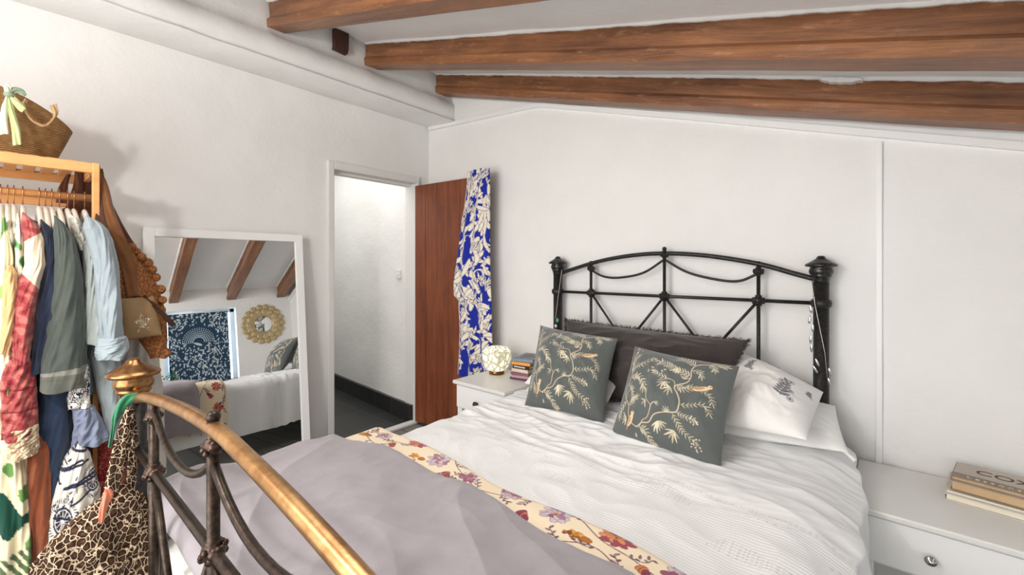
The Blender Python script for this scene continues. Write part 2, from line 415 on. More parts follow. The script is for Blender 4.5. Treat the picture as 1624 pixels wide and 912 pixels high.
# paint flake on the last beam, small splashes on the middle one
fl = MB()
def flake(x, L, h, y, zoff, sd, t=.003):
    pts = []
    n = 44
    for i in range(n):
        a = 2*math.pi*i/n; r = 1+.35*float(noise(math.cos(a)*4+9, math.sin(a)*4+9, sd))
        pts.append((x+L*math.cos(a)*r, zb(x+L*math.cos(a)*r)+zoff+h*math.sin(a)*r))
    fl.prism(pts, 'y', y-t, y+.026)
fx0 = onY(1330, 127.5, 2.203)
for dx, dz, L_, h_, sd_ in ((0, .0, .055, .010, 3), (-.035, .004, .03, .006, 6), (.045, .003, .03, .006, 5), (.02, -.003, .03, .006, 8)): flake(fx0.x+dx, L_, h_, 2.203-.0013*sd_/3, fx0.z-zb(fx0.x)+dz, sd_, .005)
q = fl.build('paint_flake', M['paint']); centre(q); tag(q, 'flaked patch of white paint on the beam nearest the headboard wall', 'paint patch')
# ceiling joint line of plaster along beam tops
cb = MB()
for y, wd in ((.987, .095), (1.600, .105), (2.215, .105)):
    for yy in (y-.006, y+wd-.014):
        v = []; ns = 160
        for i in range(ns+1):
            x = BX0-.03+(XR-BX0)*i/ns; h = .010+.003*float(noise(x*10, y, 21))+.003*float(noise(x*45, y, 22))
            for a, b in ((-.008, .03), (.02, .03), (.02, -h), (0, -h)): v.append((x, yy+a, zc(x)+b))
        cb.add(v, [(i*4+k, (i+1)*4+k, (i+1)*4+(k+1) % 4, i*4+(k+1) % 4) for i in range(ns) for k in range(4)])
st(cb, 'trim_4', M['wall'])
# dark stub between first and middle beam
sb = MB(); v = []
for z, k in ((2.69, 0), (2.72, .2), (2.80, .6), (2.845, 1)):
    for a, b in ((0, 0), (0, .088), (.10, .088), (.10, 0)): v.append((BX0-.10+a+.006*k, 1.372+b+(.004 if z > 2.7 else -.002), z-(.006 if b else 0)))
sb.add(v, [(i*4+k, i*4+(k+1) % 4, (i+1)*4+(k+1) % 4, (i+1)*4+k) for i in range(3) for k in range(4)]+[(0, 3, 2, 1), (12, 13, 14, 15)], 0, True)
q = sb.build('beam_stub', M['beam_dark']); centre(q); tag(q, 'short dark brown timber stub in the plaster between two ceiling beams', 'beam stub')

# ---- doorway, door and hall
dr = thing('door_1', (XW, D1, 0), kind='structure')
fr = MB()
fr.box(XW-.14, XW+.022, D0-.040, D0+.006, 0, DZ+.052, .006)
fr.box(XW-.14, XW+.022, D1-.004, D1+.028, 0, DZ+.052, .006)
fr.box(XW-.14, XW+.022, D0+.006, D1-.004, DZ-.004, DZ+.052, .006)
fr.box(XW-.11, XW-.05, D0+.006, D0+.022, 0, DZ-.004, .002); fr.box(XW-.11, XW-.05, D0+.006, D1-.004, DZ-.022, DZ-.004, .002)
fr.build('door_frame', M['frame'], dr)
# leaf of vertical boards, swung open against the headboard wall
ang = math.radians(5.0); dl = MB(); nb = 6; wl = .745
Mx = Matrix.Translation((XW+.012, D1-.012, 0)) @ Matrix.Rotation(ang, 4, 'Z')
for i in range(nb):
    dl.box(i*wl/nb+.0015, (i+1)*wl/nb-.0015, -.004, .032, .02, 1.975, .004, 0, Mx)
dl.build('door_leaf', M['door'], dr)
lg = MB()
for z in (.3, 1.0, 1.68): lg.box(.03, wl-.03, .032, .055, z, z+.1, .003, 0, Mx)
lg.build('ledge_board', M['door'], dr)
# hall
hw = MB(); n = 60; v = []
for i in range(n+1):
    t = i/n; x = XW-.01-t*2.6; y = 2.243+t*.19
    for j in range(26):
        z = 2.6*j/25; v.append((x, y+.007*float(fbm(x*2.5, z*2.5, 3, 30)), z))
hw.add(v, [(i*26+j, i*26+j+1, (i+1)*26+j+1, (i+1)*26+j) for i in range(n) for j in range(25)])
hw.box(-5.7, XW-.13, 2.5, 2.6, 0, 2.6)
st(hw, 'wall_hall_back', M['wall'])
st(MB().box(-5.7, -5.55, .9, 2.6, 0, 2.6), 'wall_hall_end', M['wall'])
st(MB().box(-5.7, XW-.12, .8, .95, 0, 2.6), 'wall_hall_front', M['wall'])
st(MB().box(-5.7, XW-.12, .8, 2.6, 2.45, 2.55), 'ceiling_hall', M['wall'])
st(MB().box(-5.7, XW-.0, .8, 2.6, -.08, .003), 'floor_hall', M['floor_hall'])
st(MB().box(XW-.04, XW+.03, D0, D1, .0, .02, .006), 'trim_5', M['frame'])
sk = MB(); L = 2.6
sk.box(0, L, -.012, .02, .003, .145, .004, 0, Matrix.Translation((XW-.03, 2.235, 0)) @ Matrix.Rotation(math.pi-math.atan(.19/2.6), 4, 'Z') @ Matrix.Scale(1, 4))
st(sk, 'baseboard_hall', M['skirt'])
sw = thing('light_switch', (-3.205, 2.255, 1.2), 'white square light switch on the hallway wall seen through the doorway', 'light switch')
MB().box(-3.245, -3.165, 2.243, 2.257, 1.20, 1.275, .003).build('plate', M['furn_top'], sw)
MB().box(-3.215, -3.195, 2.238, 2.247, 1.225, 1.250, .002).build('rocker', M['furn'], sw)

# ---- window on the right wall, seen in the leaning mirror
wn = thing('window_1', (XR, (WY0+WY1)/2, WZ0), kind='structure')
wf = MB()
for a, b, c, d in ((WY0, WY0+.05, WZ0, WZ1), (WY1-.05, WY1, WZ0, WZ1), (WY0, WY1, WZ0, WZ0+.05), (WY0, WY1, WZ1-.05, WZ1), ((WY0+WY1)/2-.02, (WY0+WY1)/2+.02, WZ0, WZ1)):
    wf.box(XR+.12, XR+.17, a, b, c, d, .004)
wf.build('window_frame', M['paint'], wn)
MB().box(XR-.03, XR+.12, WY0-.03, WY1+.03, WZ0-.025, WZ0, .004).build('window_sill', M['paint'], wn)
gm, gn = base('window_glass', (255, 255, 255), 0); gn.b.inputs['Transmission Weight'].default_value = 1; gn.b.inputs['IOR'].default_value = 1.01
MB().box(XR+.142, XR+.146, WY0+.04, WY1-.04, WZ0+.04, WZ1-.04).build('pane', gm, wn)
# blind with white leaf and peacock fan print
cv = Canvas(260, 280, (38, 62, 84)); r_ = random.Random(3)
for i in range(900):
    x, y = r_.uniform(0, 260), r_.uniform(0, 280)
    if ((x-135)/75)**2+((y-85)/45)**2 < 1: continue
    cv.leaf(x, y, r_.uniform(0, 6.28), r_.uniform(7, 13), r_.uniform(2, 3.6), (205, 214, 216), None, 0, r_.uniform(-.6, .6))
for k in range(22):
    a = math.pi*(1+k/21)
    for t in range(3, 9): cv.disc(135+t*8.5*math.cos(a), 112+t*6.5*math.sin(a), 2.2, (190, 204, 210))
cv.leaf(120, 125, -.3, 40, 6, (190, 204, 210))
nu, nv = 200, 200; U, V = np.meshgrid(np.linspace(0, 1, nu), np.linspace(0, 1, nv), indexing='ij')
by0, by1 = WY0+.045, WY1-.085
Pp = np.stack([np.full_like(U, XR+.055)+.004*np.sin(V*3), by1+(by0-by1)*U, WZ1-.03+(WZ0+.0-WZ1+.03)*V], -1)
bm_ = painted('printed_blind_cloth', .9)
rb = thing('window_blind', (XR+.055, (by0+by1)/2, WZ0), 'navy window blind with white leaf and peacock print seen in the leaning mirror', 'blind')
grid_obj('blind_cloth', Pp, bm_, rb, col=cv.sample(U, V), solid=.0015)
MB().tube([(XR+.06, by0, WZ1-.022), (XR+.06, by1, WZ1-.022)], .016, 12).build('roller', M['paint'], rb)
# round gold mirror on the right wall
rm = thing('round_mirror', (XR, 2.0, 1.0), 'round gold petal framed mirror on the far wall, seen in the leaning mirror', 'mirror')
Mr = Matrix.Rotation(-math.pi/2, 4, 'Y'); C0 = Vector((XR, 2.02, 1.24))
MB().lathe([(.001, .012), (.115, .012), (.12, .008)], C0, 40, 0, Mr).build('mirror_glass', M['mirror'], rm)
gd = metal('gold_petals', (206, 186, 146), .5, .5, (180, 158, 116), 40); pm = MB()
for ring, (rr, ln, nn) in enumerate(((.235, .055, 18), (.175, .05, 15))):
    for k in range(nn):
        a = 2*math.pi*(k+.5*ring)/nn
        pm.ball(C0+Vector((-.012-.010*ring, rr*math.cos(a), rr*math.sin(a))), .012, .042, .042, 12)
pm.lathe([(.115, 0), (.115, .02), (.13, .026), (.24, .012), (.25, 0)], C0, 40, 0, Mr)
pm.build('frame', gd, rm)
# small plant on the sill
pl = thing('potted_plant', (XR+.0, WY0+.08, WZ0), 'small green trailing plant on the window sill, seen in the leaning mirror', 'plant')
MB().lathe([(.03, 0), (.042, .07), (.045, .075), (.036, .075), (.034, .06)], (XR+.01, WY0+.06, WZ0), 18).build('pot', M['furn_top'], pl)
lm = fabric('plant_leaf_green', (58, 110, 62), 18, .0002, 100, .6, 0); fo = MB(); r_ = random.Random(5)
for i in range(150):
    a = r_.uniform(0, 6.28); rr = r_.uniform(.01, .10); z = WZ0+.08+r_.uniform(-.06, .13)*(1-rr*4)
    p = Vector((XR-.02+min(rr*math.cos(a), .03), WY0+.06+rr*math.sin(a), z+.05)); d = Vector((r_.uniform(-1, 1), r_.uniform(-1, 1), r_.uniform(-.8, .8))).normalized()*.014
    e = d.cross(Vector((r_.uniform(-1, 1), .3, 1))).normalized()*.007
    fo.add([p-d, p+e, p+d, p-e, p+d.cross(e).normalized()*.002], [(0, 1, 4), (1, 2, 4), (2, 3, 4), (3, 0, 4)])
fo.build('foliage', lm, pl)

# ---------------------------------------------------------------- leaning mirror
mr = thing('floor_mirror', (-2.84, .88, 0), 'tall white framed mirror leaning on the white wall beside the doorway', 'mirror')
wM, hM = .80, 1.515
e_v = Vector((.048, 1, 0)).normalized()            # along the wall, turned a little to the room
tilt = math.radians(5.6); up0 = Vector((-math.sin(tilt), 0, math.cos(tilt)))
nrm = e_v.cross(up0).normalized(); upv = nrm.cross(e_v).normalized()
BLc = Vector((-2.785, .476, .004))
if nrm.x < 0: nrm = -nrm
MM = Matrix((( e_v.x, upv.x, nrm.x, BLc.x), (e_v.y, upv.y, nrm.y, BLc.y), (e_v.z, upv.z, nrm.z, BLc.z), (0, 0, 0, 1)))
fw = .047; fm = MB()
for a, b, c, d in ((0, fw, 0, hM), (wM-fw, wM, 0, hM), (fw, wM-fw, 0, fw), (fw, wM-fw, hM-fw, hM)): fm.box(a, b, c, d, -.012, .016, .003, 0, MM)
fm.build('frame', M['furn'], mr)
MB().box(fw-.004, wM-fw+.004, fw-.004, hM-fw+.004, -.008, .004, 0, 0, MM).build('mirror_glass', M['mirror'], mr)

# ---------------------------------------------------------------- the bed frame
YH, YFt, XA, BW = 2.315, .240, -1.572, 1.38
XCn = XA+BW/2; XI = [XA+BW*.175, XCn, XA+BW*.825]
bed = thing('bed_frame', (XCn, 1.28, 0), 'antique style black iron bed frame with a curved brass foot rail', 'bed')
fin = [(.0, .096), (.010, .095), (.016, .090), (.018, .084), (.030, .076), (.046, .066), (.0585, .058), (.060, .054), (.058, .049), (.040, .047), (.042, .040), (.0455, .030), (.043, .018), (.037, .013), (.0395, .010), (.0395, .006), (.034, .002), (.031, -.012), (.030, -.02)]
def post(x, y, ztop, mats, name, head):
    mb = MB(); zc_ = ztop-.096
    mb.lathe([(.0, 0), (.030, 0), (.033, .02), (.029, .05), (.029, zc_-.0)], (x, y, 0), 22)
    zr = 1.147 if head else .80
    mb.lathe([(.029, -.02), (.038, -.012), (.040, 0), (.038, .012), (.029, .02)], (x, y, zr), 22)
    o = mb.build('post', mats[0], bed)
    f_ = MB(); f_.lathe(fin[::-1], (x, y, zc_), 32); f_.build('finial', mats[1], o)
    return o
post(XA, YH, 1.372, (M['iron'], M['pewter']), 'p', 1); post(XA+BW, YH, 1.355, (M['iron'], M['pewter']), 'p', 1)
post(XA-.0, YFt, 1.056, (M['iron'], M['brass']), 'p', 0); post(XA+BW, YFt, 1.056, (M['iron'], M['brass']), 'p', 0)
def knot(mb, c, r, seed=0):
    mb.lathe([(r*.45, -1.25*r), (r*.75, -1.1*r), (r*.7, -.8*r), (r*1.0, -.55*r), (r*1.12, 0), (r*1.0, .55*r), (r*.7, .8*r), (r*.75, 1.1*r), (r*.45, 1.25*r)], c, 14)
    rn = random.Random(seed)
    for k in range(12):
        a = 2*math.pi*k/12; z = rn.uniform(-.7, .7)*r
        mb.ball(Vector(c)+Vector((math.cos(a)*r*1.0, math.sin(a)*r*1.0, z)), r*.36, None, None, 8)
    mb.tube([Vector(c)+Vector((-1.35*r, 0, 0)), Vector(c)+Vector((-1.1*r, 0, 0)), Vector(c)+Vector((1.1*r, 0, 0)), Vector(c)+Vector((1.35*r, 0, 0))], [r*.5, r*.75, r*.75, r*.5], 12)
def smooth_path(pts, n=8): return [Vector(p) for p in catmull(pts, n)]
# headboard
Hpts = [(XA+.02, YH, 1.262)]+[tuple(onY(px, py, YH)) for px, py in ((905, 428), (950, 414.5), (1000, 405.5), (1053, 402), (1120, 405.5), (1200, 418), (1260, 434))]+[(XA+BW-.02, YH, 1.252)]
MB().tube(smooth_path(Hpts), .0115, 12).build('top_rail', M['iron'], bed)
zr = 1.147
MB().tube([(XA, YH, zr), (XA+BW, YH, zr)], .0085, 10).build('cross_rail', M['iron'], bed)
tops = [1.265, 1.335, 1.265]
for x, zt in zip(XI, (1.36, 1.418, 1.352)):
    MB().tube([(x, YH, .25), (x, YH, zt-.02)], .0085, 10).build('upright', M['iron'], bed)
for i, (x, zt) in enumerate(zip(XI, (1.295, 1.372, 1.285))):
    for z_, r_k in ((zt, .017), (zr, .021)):
        kb = MB(); knot(kb, (x, YH, z_), r_k, i+int(z_*10)); kb.build('casting', M['iron'], bed)
MB().ball((XCn, YH, 1.402), .012).build('rail_knob', M['iron'], bed)
for a, b, c in (((XI[0], 1.285), (XI[0]+.19, 1.243), (XCn, 1.345)), ((XCn, 1.345), (XCn+.26, 1.243), (XI[2], 1.275))):
    MB().tube(smooth_path([(a[0], YH, a[1]), ((a[0]+b[0])/2-.01, YH, (a[1]+b[1])/2-.016), (b[0], YH, b[1]), ((b[0]+c[0])/2+.01, YH, (b[1]+c[1])/2-.022), (c[0], YH, c[1])]), .0065, 8).build('swag_bar', M['iron'], bed)
for xa, xm in ((XI[0], (XI[0]+XCn)/2), (XCn, (XI[0]+XCn)/2), (XCn, (XI[2]+XCn)/2), (XI[2], (XI[2]+XCn)/2)):
    MB().tube([(xa, YH, zr), (xm, YH, .86)], .007, 8).build('diagonal_bar', M['iron'], bed)
MB().tube([(XA, YH, .50), (XA+BW, YH, .50)], .012, 10).build('lower_rail', M['iron'], bed)
# footboard
Fh = [tuple(onY(px, py, YFt)) for px, py in ((214, 630), (232, 630), (262, 638), (300, 655), (345, 683))]
Fp = [(XA+.005, YFt, 1.000)]+Fh+[(2*XCn-p[0], p[1], p[2]) for p in Fh[::-1][1:]]+[(XA+BW-.005, YFt, 1.0)]
MB().tube(smooth_path(Fp), .0132, 16).build('brass_top_rail', M['brass_rail'], bed)['label'] = 'aged brass rail'
zf = .815
MB().tube([(XA, YFt, zf), (XA+BW, YFt, zf)], .0095, 12).build('cross_rail', M['iron_old'], bed)
for x, zt in zip(XI, (.955, 1.04, .955)):
    MB().tube([(x, YFt, .2), (x, YFt, zt)], .0105, 12).build('upright', M['iron_old'], bed)
for i, (x, zt) in enumerate(zip(XI, (.950, 1.000, .950))):
    for z_, r_k in ((zt, .0150), (zf, .0175)):
        kf = MB(); knot(kf, (x, YFt, z_), r_k, i+int(z_*20))
        if z_ == zt: kf.tube([(x, YFt, zt), (x, YFt, zt+.034)], [.012, .009], 10)
        kf.build('casting', M['iron_knot'], bed)
kk = MB(); q = onY(348, 668, YFt); kk.ball((XCn, YFt, q.z), .0115, None, None, 18); kk.tube([(XCn, YFt, q.z-.03), (XCn, YFt, q.z-.004)], .006, 10); kk.build('rail_knob', M['iron_old'], bed)
for a, lo, c in ((XI[0], .898, XCn), (XCn, .898, XI[2])):
    pts = []
    for i in range(13):
        t = i/12; x = a+(c-a)*t; e = abs(2*t-1)
        pts.append((x, YFt, lo+(.97-lo)*e**2.2))
    MB().tube(pts, .0075, 10).build('swag_bar', M['iron_old'], bed)
for xa, xm in ((XI[0], (XI[0]+XCn)/2), (XCn, (XI[0]+XCn)/2), (XCn, (XI[2]+XCn)/2), (XI[2], (XI[2]+XCn)/2)):
    MB().tube([(xa, YFt, zf), (xm, YFt, .5)], .008, 8).build('diagonal_bar', M['iron_old'], bed)
MB().tube([(XA, YFt, .35), (XA+BW, YFt, .35)], .012, 10).build('lower_rail', M['iron_old'], bed)
for x in (XA+.0, XA+BW): MB().box(x-.012, x+.012, YFt, YH, .26, .31, .003).build('side_rail', M['iron'], bed)
# mattress
mt = MB().box(XA+.01, XA+BW-.01, YFt+.05, YH-.05, .30, .545, .04).build('mattress', fabric('white_ticking', (232, 230, 224), 5)); centre(mt)
tag(mt, 'deep white mattress under the bedding on the iron bed', 'mattress')

# ---------------------------------------------------------------- bedding
def sheet(name, xL, xR, y0, y1, top, hangL, hangR, r, er0, er1, nu, nv, mat, rip=.012, xoff=None, yoff=None, col=None, parent=None, solid=.006, floor_z=.02):
    W = xR-xL-2*r; Q = math.pi/2*r
    s = np.linspace(-hangL-Q, W+Q+hangR, nu); yy = np.linspace(y0, y1, nv)
    Sg, Yg = np.meshgrid(s, yy, indexing='ij')
    x = np.where(Sg < 0, xL+r-r*np.sin(np.clip(-Sg/r, 0, math.pi/2)), np.where(Sg > W, xR-r+r*np.sin(np.clip((Sg-W)/r, 0, math.pi/2)), xL+r+Sg))
    dr_ = np.where(Sg < 0, r*(1-np.cos(np.clip(-Sg/r, 0, math.pi/2)))+np.clip(-Sg-Q, 0, 9), np.where(Sg > W, r*(1-np.cos(np.clip((Sg-W)/r, 0, math.pi/2)))+np.clip(Sg-W-Q, 0, 9), 0))
    side = np.where(Sg < W/2, -1, 1); k = np.clip(dr_/.12, 0, 1)
    x = x+side*k*rip*(np.sin(Yg*21+dr_*3+side)+.6*np.sin(Yg*37+1.7+2*dr_)+.4)
    if xoff is not None: x = x+xoff(Sg, Yg, dr_)*(Sg > W/2)
    Yo = Yg+(yoff(x, Yg) if yoff is not None else 0)
    e = np.zeros_like(Yg)
    for edge, er, sg in ((y0, er0, 1), (y1, er1, -1)):
        if er: t = np.clip(1-(Yg-edge)*sg/er, 0, 1); e = e+er*(1-np.sqrt(np.clip(1-t*t*.98, 0, 1)))
    z = top(x, Yo)-dr_-e
    z = np.maximum(z, floor_z)
    P = np.stack([x, Yo, z], -1)
    o = grid_obj(name, P, mat, parent, col=col(Sg, Yg, x) if col else None)
    if solid: md = o.modifiers.new('t', 'SOLIDIFY'); md.thickness = solid; md.offset = -1
    return o
# white bedspread
spm, n = base('white_crochet_spread', (238, 238, 237), .9, 0, .2); co = n.coord((1, 1, 1), gen='Object')
sepn = n.n('ShaderNodeSeparateXYZ'); n.l(co, sepn.inputs[0]); n.b.inputs['Sheen Weight'].default_value = .15
at_ = n.n('ShaderNodeAttribute'); at_.attribute_name = 'Col'; n.l(at_.outputs['Color'], n.b.inputs['Base Color'])
w1 = n.n('ShaderNodeTexWave', wave_type='BANDS', bands_direction='Y'); w1.inputs['Scale'].default_value = 26; w1.inputs['Distortion'].default_value = 1.2; w1.inputs['Detail'].default_value = 1; w1.inputs['Detail Scale'].default_value = 6
n.l(co, w1.inputs['Vector'])
lt = n.n('ShaderNodeMath', operation='LESS_THAN'); n.l(sepn.outputs[1], lt.inputs[0]); lt.inputs[1].default_value = 1.40
ml = n.n('ShaderNodeMath', operation='MULTIPLY'); n.l(w1.outputs['Fac'], ml.inputs[0]); n.l(lt.outputs[0], ml.inputs[1])
q1 = n.bump(ml.outputs[0], .0006); n.bump(n.noise(120, co, 3), .0006, .8, q1)
def T_sp(x, y):
    h = .588+.012*fbm(x*2.1, y*2.6, 3, 3)
    k = sstep(1.30, 1.5, y)*(1-.6*sstep(-.6, -.2, x))
    wx = x+.25*noise(x*2, y*2, 12)
    h += k*.012*ridge(x*2.0+y*2.6, y*7.5-x*1.6, 4)+k*.007*ridge(x*4-y*3, y*15+x*2, 6)+k*.003*ridge(x*9+y*5, y*22-x*5, 9)
    h += (1-k)*.004*ridge(x*6+y*5, y*6-x*3, 14)
    h += .028*sstep(1.75, 2.05, y)*sstep(-1.55, -1.3, x)
    return h
def sp_col(Sg, Yg, x):
    c = np.ones(Sg.shape+(3,))*np.array([238, 238, 237])/255
    # lace holes: rows of small openings in the crochet
    Lx = Sg*95; Ly = (Yg+.012*np.sin(Sg*6))*95
    hole = ((np.mod(Lx, 1)-.5)**2+(np.mod(Ly+.5*np.mod(np.floor(Lx), 2), 1)-.5)**2 < .085)
    yb = Yg+.012*np.sin(Sg*6)
    band = ((yb > 1.425) & (yb < 1.44)) | ((yb > 1.34) & (yb < 1.405) & (noise(Sg*5, yb*14, 33) > .02)) | ((yb > 1.20) & (yb < 1.26) & (noise(Sg*6, yb*9, 34) > .22))
    c[hole & band] = np.array([216, 215, 212])/255
    return c
def bulge(Sg, Yg, d):
    return (.085-.035*sstep(1.95, 2.1, Yg))*np.clip(d/.06, 0, 1)*(1-sstep(.08, .11, d)*sstep(1.80, 1.87, Yg))-.05*np.clip((d-.25)/.25, 0, 1)*sstep(1.9, 1.6, Yg)
o = sheet('bedspread', -1.615, -.122, .55, 2.24, T_sp, .34, .54, .075, 0, .03, 560, 480, spm, .012, bulge, None, sp_col)
centre(o); o.data.transform(Matrix.Translation(o.location)); o.location = (0, 0, 0)
tag(o, 'white crochet and cotton bedspread drawn over the middle and head of the bed', 'bedspread')
# fringed hem layer of crochet drawn up in a slightly raised band
# floral quilt edge
cv = Canvas(2600, 460, (238, 220, 190)); r_ = random.Random(11)
def flower(x, y, s, cols, out, n=9):
    for ring, (q, L, wd) in enumerate(((1.0, 46, 12), (.7, 34, 10))):
        for k in range(n):
            a = 2*math.pi*k/n+ring*.3+r_.uniform(-.15, .15)
            cv.leaf(x+6*s*math.cos(a), y+5*s*math.sin(a), a, L*s*q*r_.uniform(.8, 1.15), wd*s, r_.choice(cols), out, 1.6, r_.uniform(-.3, .3), .3)
    cv.disc(x, y, 9*s, (206, 132, 60)); cv.disc(x, y, 4*s, out)
vine = (96, 66, 74)
mauve = [(196, 176, 186), (168, 118, 138), (150, 84, 104), (202, 190, 200)]
for row in range(3):
    pts = [(x, 80+row*150+60*math.sin(x*.011+row*2)+r_.uniform(-18, 18)) for x in range(-40, 2700, 90)]
    cv.curve(pts, 4, vine)
    for (x, y) in pts:
        a = r_.uniform(0, 6.28); L = r_.uniform(40, 80); x2, y2 = x+L*math.cos(a), y+L*math.sin(a)*.8
        cv.curve([(x, y), ((x+x2)/2+10, (y+y2)/2-8), (x2, y2)], 3, vine)
        for k in range(6):
            t = k/5; b = a+(-1)**k*.9
            cv.leaf(x+(x2-x)*t, y+(y2-y)*t, b, r_.uniform(12, 22), 4.5, r_.choice([(122, 102, 116), (150, 118, 128), (104, 84, 92)]), vine, 1)
for i, x in enumerate(range(40, 2600, 92)):
    y = 335+(-1)**i*38+r_.uniform(-28, 28)
    k = i % 4
    if k in (0, 2): flower(x, y, r_.uniform(.8, 1.25), r_.choice([mauve, mauve, [(196, 96, 84), (214, 140, 84), (160, 66, 80)]]), (104, 54, 78))
    elif k == 1:
        for t in range(34):
            a = r_.uniform(0, 6.28); rr = r_.uniform(0, 26); cv.disc(x+rr*math.cos(a)*1.2, y+rr*math.sin(a)*.85, r_.uniform(4, 8), r_.choice([(190, 124, 34), (150, 88, 22), (214, 152, 60), (120, 66, 30)]))
        cv.leaf(x+20, y, .2, 34, 16, (176, 104, 28), (96, 58, 24), 2)
    else:
        for t in range(4): cv.leaf(x+t*14, y-t*6, 1.2+t*.3, 40, 12, r_.choice([(168, 74, 66), (206, 128, 66), (140, 56, 84)]), (100, 44, 60), 2)
flo_m = painted('floral_cotton', .9)
def T_fl(x, y): return .640+.008*fbm(x*2.2, y*4, 2, 8)-.022*sstep(-.55, -.1, x)
def fl_col(Sg, Yg, x): return cv.sample(np.clip((Sg+.45)/2.35, 0, 1), np.clip((Yg-.72)/.34, 0, 1))
o = sheet('floral_quilt', -1.645, -.115, .70, 1.050, T_fl, .30, .42, .07, 0, .042, 1300, 170, flo_m, .006, None, lambda x, y: -.028*(x+1.6)+.010*np.sin(x*9)+.012*np.sin(x*4+1), fl_col)
tag(o, 'cream quilt with mauve and ochre flowers showing as a band across the bed', 'quilt')
# grey duvet over the foot
grm = fabric('lavender_grey_cotton', (148, 141, 145), 4, .0004, 380, .85, .35)
def T_gr(x, y):
    h = .672+.014*fbm(x*1.7, y*2.6, 3, 41)-.020*sstep(.55, .93, y)-.03*sstep(-.6, -.1, x)
    d = (x*.62+y*1.0)  # folds run slantwise down the bed
    h += .020*ridge(x*.7-y*.6, d*2.9+.3*noise(x*2, y*2, 5), 43)
    h += .006*ridge(x*1.8+y*2, y*4-x*2.2, 47)+.0018*ridge(x*9-y*4, y*8+x*5, 48)
    return h
o = sheet('grey_duvet', -1.675, -.095, .268, .930, T_gr, .30, .34, .085, .05, .05, 560, 280, grm, .014, None, lambda x, y: (-.03*(x+1.6)+.014*np.sin(x*5+.5)+.008*np.sin(x*13)-.045*sstep(-1.3, -1.65, x))*sstep(.4, .95, y))
tag(o, 'plain lavender grey duvet spread over the foot of the bed', 'duvet')

# ---- pillows and cushions
def pillow_grid(n=90, t=.07, pinch=.07, seed=0, wr=.006, e=.58):
    """returns local (u,v,w) of front and back sheets, u,v in -1..1"""
    a = np.linspace(-1, 1, n); U, V = np.meshgrid(a, a, indexing='ij')
    th = t*np.clip(1-U**2, 0, 1)**e*np.clip(1-V**2, 0, 1)**e
    m = (1-np.abs(U)**4)*(1-np.abs(V)**4)
    th = th*(1+.12*fbm(U*1.5, V*1.5, 3, seed))+wr*m*ridge(U*2.5+V, V*3-U*.6, seed+2)*.8
    # sides draw in between the corners
    Ux = U*(1-pinch*(1-V**2)); Vx = V*(1-pinch*(1-U**2))
    return U, V, Ux, Vx, th
def place_pillow(name, corners, t, mat, label, cat, paint=None, n=90, seed=0, wr=.006, pinch=.07, bend=0, group=None, parent=None, shift=0, fr=1.0):
    """corners BL,BR,TR,TL in world space; front faces the viewer"""
    BL, BR, TR, TL = [np.array(c, float) for c in corners]
    U, V, Ux, Vx, th = pillow_grid(n, t, pinch, seed, wr)
    a = (Ux+1)/2; b = (Vx+1)/2
    base_ = ((1-a)*(1-b))[..., None]*BL+(a*(1-b))[..., None]*BR+(a*b)[..., None]*TR+((1-a)*b)[..., None]*TL
    nr = np.cross(BR-BL, TL-BL); nr /= np.linalg.norm(nr)
    base_ = base_+nr*(bend*(1-V**2))[..., None]
    Fp_ = base_+nr*(th*fr)[..., None]; Bp_ = base_-nr*(th*.8)[..., None]
    c = (BL+BR+TL+TR)/4; root = thing(name, tuple(c), label, cat, group)
    col = paint(U, V) if paint else None
    idx = np.arange(n*n).reshape(n, n)
    P = np.concatenate([Fp_.reshape(-1, 3), Bp_.reshape(-1, 3)])
    a_, b_, c_, d_ = idx[:-1, :-1], idx[1:, :-1], idx[1:, 1:], idx[:-1, 1:]
    f1 = np.stack([a_, b_, c_, d_], -1).reshape(-1, 4); f2 = np.stack([a_, d_, c_, b_], -1).reshape(-1, 4)+n*n
    me = bpy.data.meshes.new('cover'); me.from_pydata(P.tolist(), [], np.concatenate([f1, f2]).tolist())
    if col is not None:
        cc = np.concatenate([col.reshape(-1, 3), np.tile(col[0, 0], (n*n, 1))]); cc = np.clip(cc, 0, 1)
        lin = np.where(cc <= .04045, cc/12.92, ((cc+.055)/1.055)**2.4)
        ca = me.color_attributes.new('Col', 'FLOAT_COLOR', 'POINT'); ca.data.foreach_set('color', np.concatenate([lin, np.ones((len(lin), 1))], 1).reshape(-1).astype(np.float32))
    cov = link('cover', me, mat, root)
    # seam round the edge
    rim = [base_[i, 0] for i in range(n)]+[base_[-1, j] for j in range(n)]+[base_[i, -1] for i in range(n-1, -1, -1)]+[base_[0, j] for j in range(n-1, -1, -1)]
    return root, base_, nr, rim
# botanical print of the two green cushions (drawn in a 912 square, mapped to the cover)
q4 = np.array([[8, 612], [756, 866], [884, 182], [200, 38]], float)   # BL BR TR TL
def toUV(x, y):
    u, v = .5, .5
    for _ in range(12):
        p = (1-u)*(1-v)*q4[0]+u*(1-v)*q4[1]+u*v*q4[2]+(1-u)*v*q4[3]-np.array([x, y])
        du = (1-v)*(q4[1]-q4[0])+v*(q4[2]-q4[3]); dv = (1-u)*(q4[3]-q4[0])+u*(q4[2]-q4[1])
        s_ = np.linalg.solve(np.array([du, dv]).T, -p); u += s_[0]; v += s_[1]
    return u, v
CN = 760; cvb = Canvas(CN, CN, (92, 97, 95)); r_ = random.Random(4)
def uvp(x, y): u, v = toUV(x, y); return (u*CN, (1-v)*CN)
crm = [(214, 204, 176), (198, 190, 160), (224, 214, 190), (186, 178, 150)]
def br(pts, wd): cvb.curve([uvp(*p) for p in pts], wd, (206, 188, 160))
